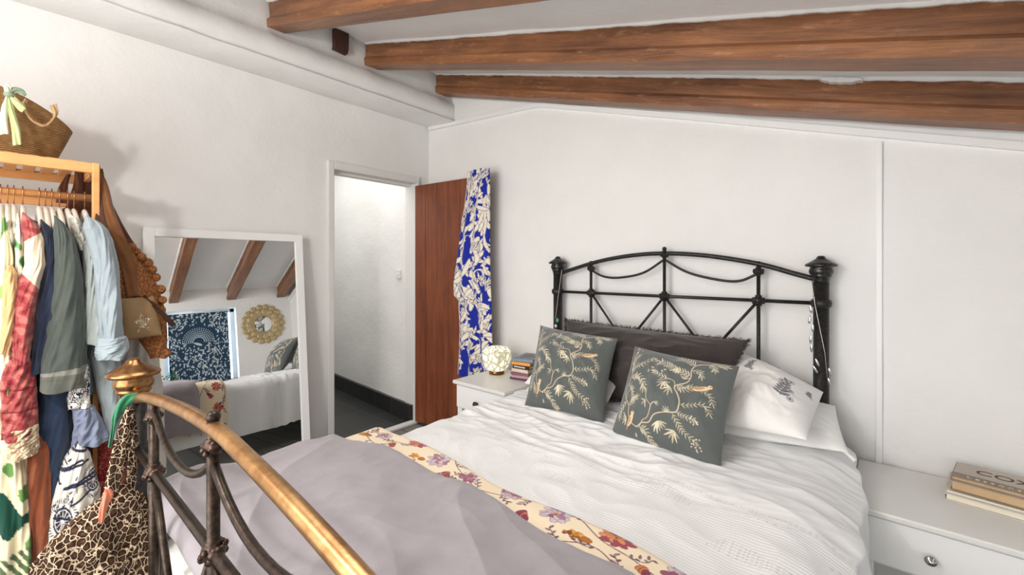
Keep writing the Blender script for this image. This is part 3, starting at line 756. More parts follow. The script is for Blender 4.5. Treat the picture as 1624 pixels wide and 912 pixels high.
def lf(x, y, ang, L, wd=.24):
    x0, y0 = uvp(x, y); x1, y1 = uvp(x+L*math.cos(ang), y+L*math.sin(ang))
    Ln = math.hypot(x1-x0, y1-y0); cvb.leaf(x0, y0, math.atan2(y1-y0, x1-x0), Ln, Ln*wd*.5, r_.choice(crm), None, 0, r_.uniform(-.15, .15))
def sprig(pts, L=38, both=True, step=2):
    br(pts, 2.6); c = catmull(pts, 6)
    for i in range(1, len(c)-1, step):
        a = math.atan2(c[i+1][1]-c[i-1][1], c[i+1][0]-c[i-1][0])
        for sg in ((-1, 1) if both else (1,)): lf(c[i][0], c[i][1], a+sg*.75, L*r_.uniform(.75, 1.05))
    a = math.atan2(c[-1][1]-c[-2][1], c[-1][0]-c[-2][0]); lf(c[-1][0], c[-1][1], a, L)
def fan(x, y, a0, a1, n, L):
    for k in range(n): lf(x, y, math.radians(a0+(a1-a0)*k/(n-1)), L*r_.uniform(.75, 1.05), .2)
def berries(x, y, r0, n):
    for k in range(n):
        a = r_.uniform(0, 6.28); rr = r_.uniform(.3, 1)*r0; p = uvp(x+rr*math.cos(a), y+rr*math.sin(a)); cvb.line([uvp(x, y), p], 1.4, (190, 178, 150)); cvb.disc(p[0], p[1], 4.6, (222, 206, 184))
br([(240, 612), (290, 597), (350, 602), (400, 562), (470, 546), (550, 550), (573, 500), (568, 440), (550, 400), (562, 378), (620, 355), (641, 310), (640, 250), (660, 210), (730, 195)], 8)
br([(262, 618), (300, 585), (340, 570), (380, 505), (405, 488)], 6); br([(380, 505), (350, 460), (355, 425)], 4)
br([(550, 400), (545, 350), (500, 328), (430, 335)], 5); br([(190, 545), (186, 470), (158, 415), (170, 330), (205, 285), (215, 200), (225, 130), (245, 90)], 6)
br([(250, 612), (215, 592), (195, 545)], 6); br([(160, 420), (200, 380), (245, 362)], 4)
sprig([(640, 300), (590, 272), (545, 250), (500, 222), (440, 188)], 46); sprig([(573, 503), (650, 506), (715, 498), (742, 545)], 34)
sprig([(550, 552), (600, 580), (655, 600)], 30); sprig([(520, 556), (550, 620), (580, 670), (640, 720)], 36)
sprig([(560, 380), (600, 400), (650, 385)], 40); sprig([(690, 400), (745, 425), (762, 480)], 30)
sprig([(268, 618), (310, 645), (335, 700), (350, 725)], 44); sprig([(205, 255), (235, 214), (300, 206), (375, 170)], 34)
sprig([(205, 290), (270, 290), (318, 345), (325, 385)], 44); sprig([(500, 328), (440, 300), (400, 270)], 32); sprig([(640, 250), (690, 270), (700, 300)], 36)
sprig([(660, 210), (620, 175), (560, 150)], 42); sprig([(730, 195), (780, 190), (820, 200)], 36); sprig([(730, 195), (760, 220), (768, 245)], 34)
sprig([(205, 200), (235, 160), (262, 130)], 28); sprig([(190, 330), (230, 380), (236, 440)], 30); sprig([(405, 488), (425, 495)], 22)
sprig([(355, 430), (345, 400)], 26, True, 3); sprig([(170, 440), (120, 480), (105, 520)], 34); sprig([(185, 470), (230, 450), (265, 438)], 34)
fan(420, 600, 20, 150, 7, 78); fan(475, 345, 20, 170, 6, 66); fan(520, 390, 70, 200, 5, 70); fan(480, 550, -140, -30, 5, 44); fan(520, 660, 60, 190, 6, 76); fan(165, 545, 110, 240, 5, 52)
fan(600, 330, -120, -20, 4, 50); fan(345, 470, 110, 200, 3, 46); fan(240, 290, -60, 80, 5, 44); fan(560, 240, 60, 150, 5, 56); fan(440, 200, 140, 230, 4, 46)
for x, y, a, b in ((385, 165, 26, 8), (380, 262, 30, 8), (650, 605, 34, 9), (650, 735, 42, 11), (250, 85, 28, 8), (470, 280, 26, 5), (225, 655, 16, 4)): berries(x, y, a, b)
def bird(x, y, ang, s, sg=1):
    def q(a, b): c, n_ = math.cos(ang), math.sin(ang); return uvp(x+s*(a*c-b*n_), y+s*(a*n_+b*c))
    def lfq(a, b, a2, b2, wd, col): p0, p1 = q(a, b), q(a2, b2); cvb.leaf(p0[0], p0[1], math.atan2(p1[1]-p0[1], p1[0]-p0[0]), math.hypot(p1[0]-p0[0], p1[1]-p0[1]), wd, col, (150, 110, 70), 1.2)
    lfq(-70, 12, -8, 0, 6, (176, 136, 96)); lfq(-45, 6, 48, -4, 22, (224, 200, 162)); lfq(-40, 0, 18, -6, 11, (190, 152, 116))
    p = q(46, -10); cvb.disc(p[0], p[1], 14, (228, 198, 150)); p2 = q(62, -12); cvb.line([p, p2], 3, (120, 90, 60)); p3 = q(49, -13); cvb.disc(p3[0], p3[1], 2.4, (40, 30, 26))
bird(705, 388, -.06, 1.05); bird(200, 565, -.75, .95)
def paint_cush(U, V): return cvb.sample((U+1)/2, 1-(V+1)/2)
cm = painted('green_velvet_print', .85, .0004, 300, .4)
bl = Z_ = None
def C(px, py, z=None, y=None): return tuple(onZ(px, py, z)) if z is not None else tuple(onY(px, py, y))
place_pillow('cushion', [C(968, 690, .595), C(1143, 749, .59), C(1173, 581, y=1.85), C(1007, 549, y=1.885)], .105, cm,
    'green cushion printed with cream branches and birds, the right one of the pair', 'cushion', paint_cush, 360, 3, .009, .06, group=None)
place_pillow('cushion', [C(832, 643, .60), C(957, 673, .60), C(980, 537, y=1.98), C(857, 516, y=2.02)], .105, cm,
    'green cushion printed with cream branches and birds, left one beside the bedside books', 'cushion', paint_cush, 360, 8, .009, .06)
# dark fringed cushion
dk = fabric('charcoal_brown_linen', (66, 60, 58), 5, .0005, 400, .9, .3)
root, bs, nr, rim = place_pillow('long_cushion', [C(886, 622, y=2.0), C(1140, 655, y=1.98), C(1184, 541, y=2.15), C(898, 507, y=2.2)], .11, dk,
    'long charcoal cushion with frayed edges leaning on the iron headboard', 'cushion', None, 110, 5, .014, .05)
fr_ = MB(); r_ = random.Random(2)
for i, p in enumerate(rim):
    p = Vector(p); c = root.location; out = (p-c); out -= Vector(nr)*out.dot(Vector(nr)); out.normalize()
    for k in range(6):
        q = p+Vector((r_.uniform(-.004, .004), r_.uniform(-.003, .003), r_.uniform(-.004, .004))); d = (out+Vector((r_.uniform(-.6, .6), r_.uniform(-.3, .3), r_.uniform(-.6, .6)))).normalized()
        L = r_.uniform(.012, .028); side = d.cross(Vector(nr)).normalized()*.0011
        fr_.add([q-side, q+side, q+d*L*.6+side, q+d*L+Vector((0, 0, -.003)), q+d*L*.6-side], [(0, 1, 2, 3, 4)])
fr_.build('fringe', dk, root)
# printed white pillows
cvp = Canvas(700, 700, (240, 238, 234)); r_ = random.Random(9)
def motif(x, y, s, up=-math.pi/2):
    ink = (84, 84, 88)
    cvp.curve([(x, y+50*s), (x+4*s, y), (x, y-55*s)], 2.2*s+.5, ink)
    for k in range(7):
        t = k/6; py = y+45*s-95*s*t
        for sg in (-1, 1):
            cvp.leaf(x, py, up+sg*(1.0-.4*t), 34*s*(1-.35*t), 6.5*s, r_.choice([(110, 112, 116), (130, 130, 134)]), ink, 1.2)
    for dx, dy, rr in ((-14, -40, 13), (12, -58, 12), (22, 0, 12), (30, 46, 11)):
        cvp.disc(x+dx*s, y+dy*s, rr*s, ink); cvp.disc(x+dx*s, y+dy*s, rr*s-2, (196, 196, 198)); cvp.disc(x+dx*s, y+dy*s, rr*s*.35, ink)
motif(520, 330, 2.0); motif(215, 190, 1.3); motif(90, 520, .5); motif(330, 40, .6); motif(655, 215, .6); motif(60, 90, .7)
pm_ = painted('white_printed_pillowcase', .9, .0004)
def paint_pil(U, V): return cvp.sample((U+1)/2, 1-(V+1)/2)
place_pillow('pillow', [C(1120, 668, y=1.88), C(1280, 698, y=1.82), C(1306, 622, y=2.20), C(1170, 556, y=2.26)], .10, pm_,
    'white pillow with grey printed flower sprigs lying topmost at the right bedside', 'pillow', paint_pil, 240, 15, .005, .03)
place_pillow('pillow', [(-.72, 1.86, .625), C(1346, 718, y=1.97), (-.14, 2.28, .72), (-.72, 2.28, .72)], .065, fabric('plain_white_cotton', (240, 239, 236), 3),
    'plain looking white pillow lying flat beneath the flower sprig pillow at the right', 'pillow', None, 110, 19, .006, .02)
place_pillow('pillow', [(-1.50, 1.88, .66), (-.98, 1.86, .66), (-.98, 2.24, .86), (-1.52, 2.22, .86)], .07, pm_,
    'white pillow mostly hidden behind the left green cushion, beside the bedside books', 'pillow', paint_pil, 160, 23, .008, .05)
# tassel tie on the bedding corner by the low chest
tt = MB(); p0 = onY(1334, 712, 1.98); p1 = onY(1346, 722, 1.97); p2 = onY(1357, 731, 1.96)
tt.tube([p0, p1, p2], [.004, .005, .009], 8); q = tt.build('tassel_tie', fabric('cotton_tie', (238, 236, 230), 3)); centre(q)
tag(q, 'white cotton tie hanging from the bedding corner beside the low chest', 'tie')

# ---------------------------------------------------------------- bedside furniture
def bedside(name, x0, x1, y0, y1, zt, dz0, dz1, label, knobs, th=.022, kmat=None, lip=.012):
    t = thing(name, ((x0+x1)/2, (y0+y1)/2, 0), label, 'bedside table')
    MB().box(x0, x1, y0, y1, zt-th, zt, .005).build('table_top', M['furn_top'] if lip else M['furn'], t)
    a = lip+.004
    MB().box(x0+a, x1-a, y0+a+.014, y1-.004, dz0-.01, zt-th, .002).build('body', M['furn'], t)
    for xa in (x0+a, x1-a-.04):
        for ya in (y0+a+.012, y1-.045): MB().box(xa, xa+.04, ya, ya+.04, 0, dz0, .003).build('leg', M['furn'], t)
    d = MB().box(x0+a+.006, x1-a-.006, y0+a-.002, y0+a+.014, dz0, dz1, .004).build('drawer', M['furn'], t)
    for kx, kz in knobs:
        MB().lathe([(.0, 0), (.006, 0), (.006, .010), (.013, .014), (.0165, .022), (.013, .028), (.0, .029)], (kx, y0+a-.002, kz), 20, 0, Matrix.Rotation(math.pi/2, 4, 'X')).build('knob', kmat or M['chrome'], d)
    return t
bedside('bedside_table', -2.03, -1.60, 1.825, 2.255, .60, .435, .572, 'small white one drawer bedside table between the open door and the bed', [(-1.825, .49)], .022, M['iron_knot'])
bedside('low_chest', -.068, 1.0-.02, 1.895, YB-.02, .49, .312, .462, 'long low white chest with a wide drawer on the right side of the bed', [(.125, .384)])
for o in bpy.data.objects:
    if o.name.startswith('low_chest'): o['category'] = 'chest'
# lamp
lp = thing('table_lamp', (-1.925, 2.12, .60), 'small round glass lamp with white flecks and a gold base on the bedside table', 'lamp')
lc = Vector((-1.925, 2.12, .60)); rg = .096
gl, n = base('flecked_glass', (240, 236, 222), .15); co = n.coord((1, 1, .62)); v_ = n.n('ShaderNodeTexVoronoi', feature='DISTANCE_TO_EDGE'); v_.inputs['Scale'].default_value = 34; v_.inputs['Randomness'].default_value = .9
n.l(co, v_.inputs['Vector']); c = n.ramp(v_.outputs['Distance'], ((0, (150, 144, 120)), (.10, (200, 194, 164)), (.18, (250, 246, 222)))); n.l(c, n.b.inputs['Base Color'])
n.l(c, n.b.inputs['Emission Color']); n.b.inputs['Emission Strength'].default_value = .5
bulb_mix = n.n('ShaderNodeSeparateXYZ')
MB().lathe([(.045, .022), (.062, .03), (.082, .055), (.094, .09), (.096, .12), (.092, .148), (.078, .168), (.05, .178), (.03, .180), (.0, .180)], lc, 40).build('glass_globe', gl, lp)
MB().lathe([(.0, 0), (.050, 0), (.050, .022), (.046, .024), (.0, .024)], lc, 32).build('gold_base', M['brass'], lp)

# books
def book(name, c, w_, d_, t_, ang, cover, pages, label, group=None, spine='y-', tilt=0):
    b = thing(name, c, label, 'book', group)
    R = Matrix.Translation(c) @ Matrix.Rotation(ang, 4, 'Z') @ Matrix.Rotation(tilt, 4, 'X')
    cv_ = MB(); e = .0022
    cv_.box(-w_/2, w_/2, -d_/2, d_/2, 0, e, .0006, 0, R); cv_.box(-w_/2, w_/2, -d_/2, d_/2, t_-e, t_, .0006, 0, R)
    if spine == 'y-': cv_.box(-w_/2, w_/2, -d_/2, -d_/2+e, 0, t_, .0006, 0, R)
    elif spine == 'x-': cv_.box(-w_/2, -w_/2+e, -d_/2, d_/2, 0, t_, .0006, 0, R)
    else: cv_.box(-w_/2, w_/2, d_/2-e, d_/2, 0, t_, .0006, 0, R)
    cv_.build('cover', cover, b)
    MB().box(-w_/2+.004, w_/2-.004, -d_/2+.004, d_/2-.004, e, t_-e, 0, 0, R).build('pages', pages, b)
    return b, R
pg = fabric('book_pages', (226, 212, 184), 6, .0003, 300, .9, 0)
z = .60; sp = [((96, 66, 78), .012), ((188, 150, 160), .020), ((150, 106, 118), .014), ((222, 206, 188), .024), ((62, 44, 38), .022), ((232, 164, 84), .022), ((134, 150, 168), .022)]
lab = ['thin dark plum paperback at the very bottom of the bedside stack', 'pink paperback second from the bottom of the bedside stack', 'mauve paperback under the cream book in the bedside stack', 'thick cream paperback in the middle of the bedside stack',
       'dark brown book with pale spine lettering in the bedside stack', 'orange spined book second from the top of the bedside stack', 'blue grey book with a photo cover on top of the bedside stack']
bx, by = onZ(828, 600, .60).x, onZ(828, 600, .60).y+.04
for i, ((c, t_)) in enumerate(sp):
    m = fabric('book_cover_%s' % ('plum', 'pink', 'mauve', 'cream', 'brown', 'orange', 'blue')[i], c, 8, .0002, 100, .5, 0)
    cx_ = bx+.006*math.sin(i*2.1)+.003*i; wd = .128+.006*math.cos(i)
    b, R = book('book', (cx_, by+.004*math.cos(i*1.7)+.002*i, z), wd, .185, t_-.0012, math.radians(8+5*math.sin(i*1.3)), m, pg, lab[i], 'books stacked on the bedside table')
    if i == 4:
        tx = MB(); xx = -.052; r_ = random.Random(1)
        while xx < .03:
            w2 = r_.uniform(.003, .006); tx.box(xx, xx+w2, -.0932, -.0926, .006, .014, 0, 0, R); xx += w2+.002
        tx.build('spine_lettering', M['furn'], b)
    if i == 6:
        pic = MB().prism([(-.03, -.04), (.05, -.06), (.055, .05), (.0, .085), (-.035, .05)], 'z', 0, .0006).build('cover_picture', fabric('cover_photo', (112, 100, 92), 26, .0001, 60, .4, 0), b)
        pic.data.transform(Matrix.Translation(origin(b))); pic.data.transform(R @ Matrix.Translation((-.005, -.02, t_-.0012))); pic.data.transform(Matrix.Translation(-origin(b)))
    z += t_
# two big books on the low chest
ang = math.radians(-9)
b1m = fabric('pale_jacket', (206, 200, 190), 8, .0002, 100, .5, 0); b2m = fabric('taupe_jacket', (150, 134, 122), 10, .0002, 100, .5, 0)
creamp = fabric('cream_page_block', (238, 228, 206), 4, .0003, 300, .9, 0); tanp = fabric('tan_page_block', (202, 172, 134), 6, .0003, 300, .9, 0)
def text_mesh(s, size, mat, name, parent, Mx, ext=.0004):
    cu = bpy.data.curves.new(name, 'FONT'); cu.body = s; cu.size = size; cu.extrude = ext
    t = bpy.data.objects.new(name, cu); COL.objects.link(t); bpy.context.view_layer.update()
    me = bpy.data.meshes.new_from_object(t.evaluated_get(bpy.context.evaluated_depsgraph_get())); bpy.data.objects.remove(t)
    me.transform(Mx); me.materials.clear(); return link(name, me, mat, parent, False)
def thick_book(c, w_, d_, t_, ang, cover, pages, label, spine_dark):
    """a soft book lying with its long page edge towards the viewer, jacket curling over"""
    b = thing('book', c, label, 'book'); R = Matrix.Translation(c) @ Matrix.Rotation(ang, 4, 'Z')
    for z0 in (0, t_-.003): pass
    ns = 24; v = []; f = []
    def plate(z0, th_, over, curl):
        pts = []
        for j in range(13):
            y = -d_/2-over+(d_+over)*j/12; k = max(0, 1-j/3)
            pts.append((y, z0-curl*k*k))
        vv = []
        for x in (-w_/2-.004, w_/2+.004):
            for y, z_ in pts: vv.append(R @ Vector((x, y, z_)))
            for y, z_ in pts[::-1]: vv.append(R @ Vector((x, y, z_+th_)))
        n = 26
        return vv, [tuple(range(n)), tuple(range(n, 2*n))[::-1]]+[(i, (i+1) % n, n+(i+1) % n, n+i) for i in range(n)]
    mb = MB(); a = plate(0, .0025, 0, 0); mb.add(a[0], a[1], 0, True); a = plate(t_-.0025, .0025, .006, .010); mb.add(a[0], a[1], 0, True)
    mb.box(-w_/2-.004, w_/2+.004, d_/2-.003, d_/2, 0, t_, .001, 0, R); mb.build('jacket', cover, b)
    MB().box(-w_/2, w_/2, -d_/2+.003, d_/2-.004, .0025, t_-.0028, .002, 0, R).build('pages', pages, b)
    return b, R
q = onZ(1590, 800, .49)
bc = (.318, 2.225, .49)
b, R1 = thick_book(bc, .245, .20, .036, ang, b1m, creamp, 'wide cream paged book lying at the bottom of the pair on the low chest', None)
MB().box(-.1265, -.1235, -.085, .09, .004, .030, .001, 0, R1).build('marbled_edge', fabric('grey_edge', (112, 104, 98), 20, .0002, 60, .6, 0), b)
bc2 = (.318, 2.222, .5265)
b2, R2 = thick_book(bc2, .215, .175, .046, ang-.03, b2m, tanp, 'thick taupe jacketed book lettered COX lying on top of the pair on the low chest', None)
ink = fabric('jacket_lettering', (86, 72, 64), 2, .0001, 60, .6, 0); pale = fabric('pale_lettering', (222, 212, 200), 2, .0001, 60, .6, 0)
MB().box(-.109, .109, -.03, .084, .0462, .0468, 0, 0, R2).build('jacket_panel', fabric('pale_taupe_panel', (196, 184, 172), 6, .0001, 60, .5, 0), b2)
text_mesh('COX', .062, ink, 'title_lettering', b2, R2 @ Matrix.Translation((-.06, .005, .0472)))
text_mesh('L e s s o n s', .026, pale, 'jacket_lettering', b2, R2 @ Matrix.Translation((-.075, -.062, .0468)))
# ---------------------------------------------------------------- dress on the door
cvd = Canvas(300, 1100, (24, 42, 150)); r_ = random.Random(21); crd = (236, 226, 206)
for i in range(300):
    x, y = r_.uniform(-20, 320), r_.uniform(-20, 1120); a = r_.choice([-1.2, -.8, 1.9, -1.9, .6, 2.6])+r_.uniform(-.5, .5)
    cvd.leaf(x, y, a, r_.uniform(50, 110), r_.uniform(9, 17), crd, (22, 36, 120), 2.0, r_.uniform(-1.0, 1.0), .2)
for i in range(26):
    x, y = r_.uniform(20, 280), r_.uniform(20, 1080)
    cvd.disc(x, y, r_.uniform(12, 22), (24, 42, 150)); 
for i in range(60):
    x, y = r_.uniform(0, 300), r_.uniform(0, 1100); a = r_.uniform(-2, -1)
    for k in range(3): cvd.leaf(x, y, a+.5*(k-1), r_.uniform(30, 55), 6, crd, (18, 28, 96), 2.2, r_.uniform(-.8, .8))
dres = thing('patterned_dress', (-2.15, 2.26, .62), 'blue dress with a cream leaf print hanging over the open wooden door', 'dress')
prof = [(274, 745, 779), (300, 744, 780), (330, 740, 780), (350, 736, 780), (400, 730, 780), (450, 723, 781), (468, 724, 782), (476, 731, 782), (520, 732, 783), (560, 731, 784), (592, 729, 785)]
nv, nu = 520, 190; rows = []
ysr = np.linspace(274, 592, nv); xl = np.interp(ysr, [p[0] for p in prof], [p[1] for p in prof]); xr = np.interp(ysr, [p[0] for p in prof], [p[2] for p in prof])
P = np.zeros((nu, nv, 3)); th = np.linspace(0, 2*np.pi, nu, endpoint=False)
DY = 2.262
for j in range(nv):
    a = onY(xl[j], ysr[j], DY); b_ = onY(xr[j], ysr[j], DY)
    cx_, hw_ = (a.x+b_.x)/2, (b_.x-a.x)/2; t = j/nv
    fx = np.cos(th); fy = np.sin(th); d = .028+.012*t
    fold = 1+.0*th
    P[:, j, 0] = cx_+hw_*fx
    P[:, j, 1] = DY-.02+d*fy*(1+.0*t)+(.010+.006*t)*np.sin(fx*9+2.0*np.sin(t*5))*np.sqrt(np.clip(1-fx**2, 0, 1))*np.where(fy < 0, 1, 0)
    P[:, j, 2] = a.z+.0
uu = np.where(th[:, None] > math.pi, (np.cos(th)[:, None]+1)/2, (np.cos(th)[:, None]+1)/2)*np.ones((1, nv)); vv = np.ones((nu, 1))*np.linspace(0, 1, nv)[None]
grid_obj('skirt', P, painted('blue_leaf_print', .8), dres, wrap=True, col=cvd.sample(uu*.95, vv), cap=True)

# ---------------------------------------------------------------- clothes rack
rk = thing('clothes_rack', (-2.6, -.2, 0), 'honey coloured bamboo clothes rack with a slatted top shelf against the left wall', 'clothes rack')
Y1r, Y0r = .262, -.78; XF, XBk = -2.40, -2.80; zS = 1.722
MB().box(XF-.022, XF, Y0r, Y1r-.02, zS-.040, zS, .003).build('front_rail', M['bamboo'], rk)
MB().box(XBk, XBk+.022, Y0r, Y1r-.02, zS-.040, zS, .003).build('back_rail', M['bamboo'], rk)
MB().box(XBk+.0, XBk+.02, Y0r, Y1r-.02, 1.575, 1.625, .003).build('back_rail', M['bamboo'], rk)
for x in (XF-.024, XBk):
    for y in (Y1r-.022, Y0r-.0): MB().box(x, x+.026, y, y+.022, 0, zS+.002, .003).build('upright', M['bamboo'], rk)
for y in (Y1r-.022, Y0r): MB().box(XBk+.026, XF-.024, y+.002, y+.02, zS-.04, zS-.004, .002).build('end_rail', M['bamboo'], rk); MB().box(XBk+.026, XF-.024, y+.002, y+.02, .18, .21, .002).build('end_rail', M['bamboo'], rk)
y = Y0r+.01
while y < Y1r-.05:
    MB().box(XBk+.01, XF-.010, y, y+.035, zS-.012, zS+.003, .002).build('shelf_slat', M['bamboo'], rk); y += .052
ZR = 1.598; XRl = -2.56
MB().tube([(XRl, Y0r+.01, ZR), (XRl, Y1r-.01, ZR)], .0145, 14).build('hanging_rod', M['bamboo'], rk)

# hangers
def hanger(y, label, yaw=0, xc=XRl, drop=0):
    h = thing('coat_hanger', (xc, y, ZR), label, 'hanger', 'hangers on the bamboo rack')
    cz = ZR-.052
    hk = [Vector((xc+.021*math.cos(a), y, ZR+.003+.021*math.sin(a))) for a in [math.radians(d) for d in range(190, -50, -20)]]+[Vector((xc+.004, y, ZR-.03)), Vector((xc, y, cz))]
    MB().tube(hk, .0019, 6).build('hook', M['wire'], h)
    pts = []
    for i in range(13):
        t = -1+i/6; pts.append((xc+.215*t, y, cz-.012-.105*abs(t)**1.2))
    bd = MB().tube(pts, [.004, .007, .0085, .009, .009, .009, .0095, .009, .009, .009, .0085, .007, .004], 12, 0, 1.7, False, (0, 0, 1)).build('hanger_body', M['velvet'], h)
    return h
hl = [(1, 'leftmost cream hanger holding the tropical print dress'), (12, 'second cream hanger from the left edge of the frame'), (22, 'cream hanger holding the green sprigged blouse'), (36, 'cream hanger holding the red and pink jacket'),
      (62, 'cream hanger holding the navy top'), (72, 'cream hanger between the navy top and the grey green jacket'), (82, 'cream hanger holding the grey green jacket'), (94, 'bare shouldered cream hanger right of the grey green jacket'), (107, 'cream hanger holding the pale blouse'), (117, 'cream hanger left of the light blue shirt'), (134, 'rightmost cream hanger holding the light blue shirt')]
for px_, lb in hl: hanger(onX(px_, 312, XRl).y, lb)

# garments
def tube_cloth(name, secs, X, rx, mat, parent, folds=(5, .12), seed=0, n=72, nz=110, col=None, xdrift=0, cap=True, zig=0):
    """secs: (px, py, half width px) down the visible edge; a hollow cloth tube with folds"""
    ys_ = [s[1] for s in secs]; yy = np.linspace(ys_[0], ys_[-1], nz)
    cx_ = np.interp(yy, ys_, [s[0] for s in secs]); hw_ = np.interp(yy, ys_, [s[2] for s in secs])
    k = np.ones(7)/7; pad = lambda a: np.convolve(np.pad(a, 3, 'edge'), k, 'valid'); cx_ = pad(cx_); hw_ = pad(hw_)
    P = np.zeros((n, nz, 3)); th = np.linspace(0, 2*np.pi, n, endpoint=False)
    for j in range(nz):
        t = j/(nz-1); Xc = X+xdrift*t; c = onX(cx_[j], yy[j], Xc); hw = abs(onX(cx_[j]+hw_[j], yy[j], Xc).y-c.y)
        close = math.sqrt(max(0.0, min(1.0, t*9+.06)))
        f = 1+1.25*folds[1]*(.3+.7*t)*np.sin(folds[0]*th+seed+2.2*math.sin(t*4+seed))+1.1*folds[1]*ridge(np.cos(th)*3+3, t*5+np.sin(th)*2, seed)
        f = f+.06*noise(np.cos(th)*2+5, t*14+np.sin(th)*2, seed+3)
        rx_ = (rx if not callable(rx) else rx(t))
        P[:, j, 0] = c.x+rx_*close*np.cos(th)*f; P[:, j, 1] = c.y+hw*close*np.sin(th)*(1+.5*(f-1)); P[:, j, 2] = c.z+zig*math.sin(t*60)*0+.004*np.sin(3*th+seed)*(t > .97)
    cc = None
    if col is not None:
        yyg = np.ones((n, 1))*yy[None]; thg = th[:, None]*np.ones((1, nz)); cc = col(thg, yyg, P)
    return grid_obj(name, P, mat, parent, wrap=True, col=cc, cap=cap)
def body_slab(y, z0, z1, mat, parent, hw=.2, t_=.016, seed=0, name='body'):
    z1 -= .035
    """the body of a garment hanging in the plane across the rod"""
    n = 60; nz = 40; th = np.linspace(0, 2*np.pi, n, endpoint=False); P = np.zeros((n, nz, 3))
    for j in range(nz):
        t = j/(nz-1); z = z1+(z0-z1)*t; w2 = hw*(.28+.72*sstep(0, .16, t)) if True else hw
        P[:, j, 0] = XRl+w2*np.cos(th); P[:, j, 1] = y+t_*(1+.6*t)*np.sin(th)+.008*np.sin(np.cos(th)*9+seed+t*3); P[:, j, 2] = z-.03*np.abs(np.cos(th))*(1-t)
    return grid_obj(name, P, mat, parent, wrap=True, cap=True)
def garment(name, px_, label, cat): return thing(name, (XRl, onX(px_, 330, XRl).y, 1.0), label, cat)
def img_noise(x, y, s, sd): return noise(x*s, y*s, sd)
# 1 tropical dress
g = garment('tropical_dress', 4, 'long cream dress with big green leaf print at the left edge of the rack', 'dress')
def c1(th, yy, P):
    u, v = P[..., 1]*30, P[..., 2]*30; c = np.ones(P.shape)*np.array([236, 226, 190])/255
    k = noise(u*.32+3, v*.22+v*.1, 61); c[k > .23] = np.array([150, 190, 92])/255; c[(k > .30) & (yy > 590)] = np.array([20, 92, 66])/255
    k2 = noise(u*.8, v*.35, 62); c[(k2 > .38)] = np.array([96, 140, 70])/255
    b1 = np.abs(yy-800-14*np.sin(u*1.2)-P[..., 1]*120); c[b1 < 34*(.6+.4*np.sin(u*2+1))] = np.array([24, 74, 60])/255
    b2 = np.abs(yy-892+P[..., 1]*150); c[(b2 < 20) & (np.sin(u*9+v*5) > -.2)] = np.array([86, 104, 72])/255
    return c
tube_cloth('skirt', [(6, 342, 6), (10, 400, 12), (10, 500, 14), (12, 600, 18), (16, 700, 24), (26, 800, 30), (34, 1000, 38)], -2.36, .05, painted('tropical_print'), g, (6, .16), 1, 90, 260, c1)
body_slab(onX(4, 330, XRl).y, .45, 1.53, fabric('cream_dress_body', (228, 218, 184), 8), g, .19, .02, 1)
tube_cloth('sleeve', [(16, 420, 10), (18, 460, 13), (14, 520, 12), (8, 560, 8)], -2.31, .035, fabric('tan_lace_sleeve', (206, 170, 120), 14), g, (5, .12), 3)
# 2 blouse
g = garment('sprigged_blouse', 24, 'cream blouse with green leaf sprigs, second garment from the left', 'blouse')
def c2(th, yy, P):
    c = np.ones(P.shape)*np.array([234, 228, 204])/255; k = noise(P[..., 1]*40, P[..., 2]*22, 71); c[k > .25] = np.array([96, 158, 92])/255; c[k > .42] = np.array([40, 96, 66])/255; return c
tube_cloth('sleeve', [(28, 338, 4), (31, 370, 7), (32, 430, 9), (31, 500, 10), (25, 580, 11), (22, 640, 12)], -2.35, .045, painted('sprig_print'), g, (5, .14), 2, 72, 180, c2)
body_slab(onX(24, 330, XRl).y, .9, 1.52, fabric('cream_blouse_body', (230, 224, 200), 6), g, .18, .018, 2)
# 3 red jacket
g = garment('embroidered_jacket', 42, 'cream and pink red patterned kimono jacket hanging left of the navy top', 'jacket')
def c3(th, yy, P):
    c = np.ones(P.shape)*np.array([160, 72, 70])/255
    s = 95; a = P[..., 1]*s; b = P[..., 2]*s
    pt = np.sin(a*1.3+np.sin(b*.6)*1.5)*np.sin(b*.9)+.7*noise(a*.6, b*.6, 5)
    c[pt > .35] = np.array([190, 106, 98])/255; c[pt < -.5] = np.array([138, 46, 52])/255
    w_ = (yy > 376-8*np.sin(th)) & (yy < 446+14*np.sin(th)); c[w_] = np.array([228, 208, 180])/255
    st_ = (np.mod(yy, 34) < 3) & (yy > 590); c[st_] = np.array([120, 44, 46])/255
    return c
tube_cloth('sleeve', [(36, 337, 5), (44, 350, 14), (54, 380, 16), (56, 420, 17), (46, 450, 18), (38, 490, 18), (34, 540, 17), (34, 575, 12)], -2.31, .05, painted('red_print_a'), g, (4, .10), 5, 90, 280, c3)
tube_cloth('skirt', [(28, 560, 22), (30, 600, 28), (30, 650, 29), (30, 692, 28)], -2.34, .06, painted('red_print_b'), g, (6, .10), 6, 90, 220, c3)
body_slab(onX(42, 330, XRl).y, .7, 1.52, fabric('deep_red_body', (120, 48, 50), 8), g, .19, .02, 2)
cr = print_fabric('cream_floral_cuff', ((214, 196, 164), (168, 140, 112), (222, 208, 180)), 34, .5)
tube_cloth('cuff', [(34, 672, 26), (36, 700, 26), (36, 722, 25)], -2.33, .055, cr, g, (6, .10), 6)
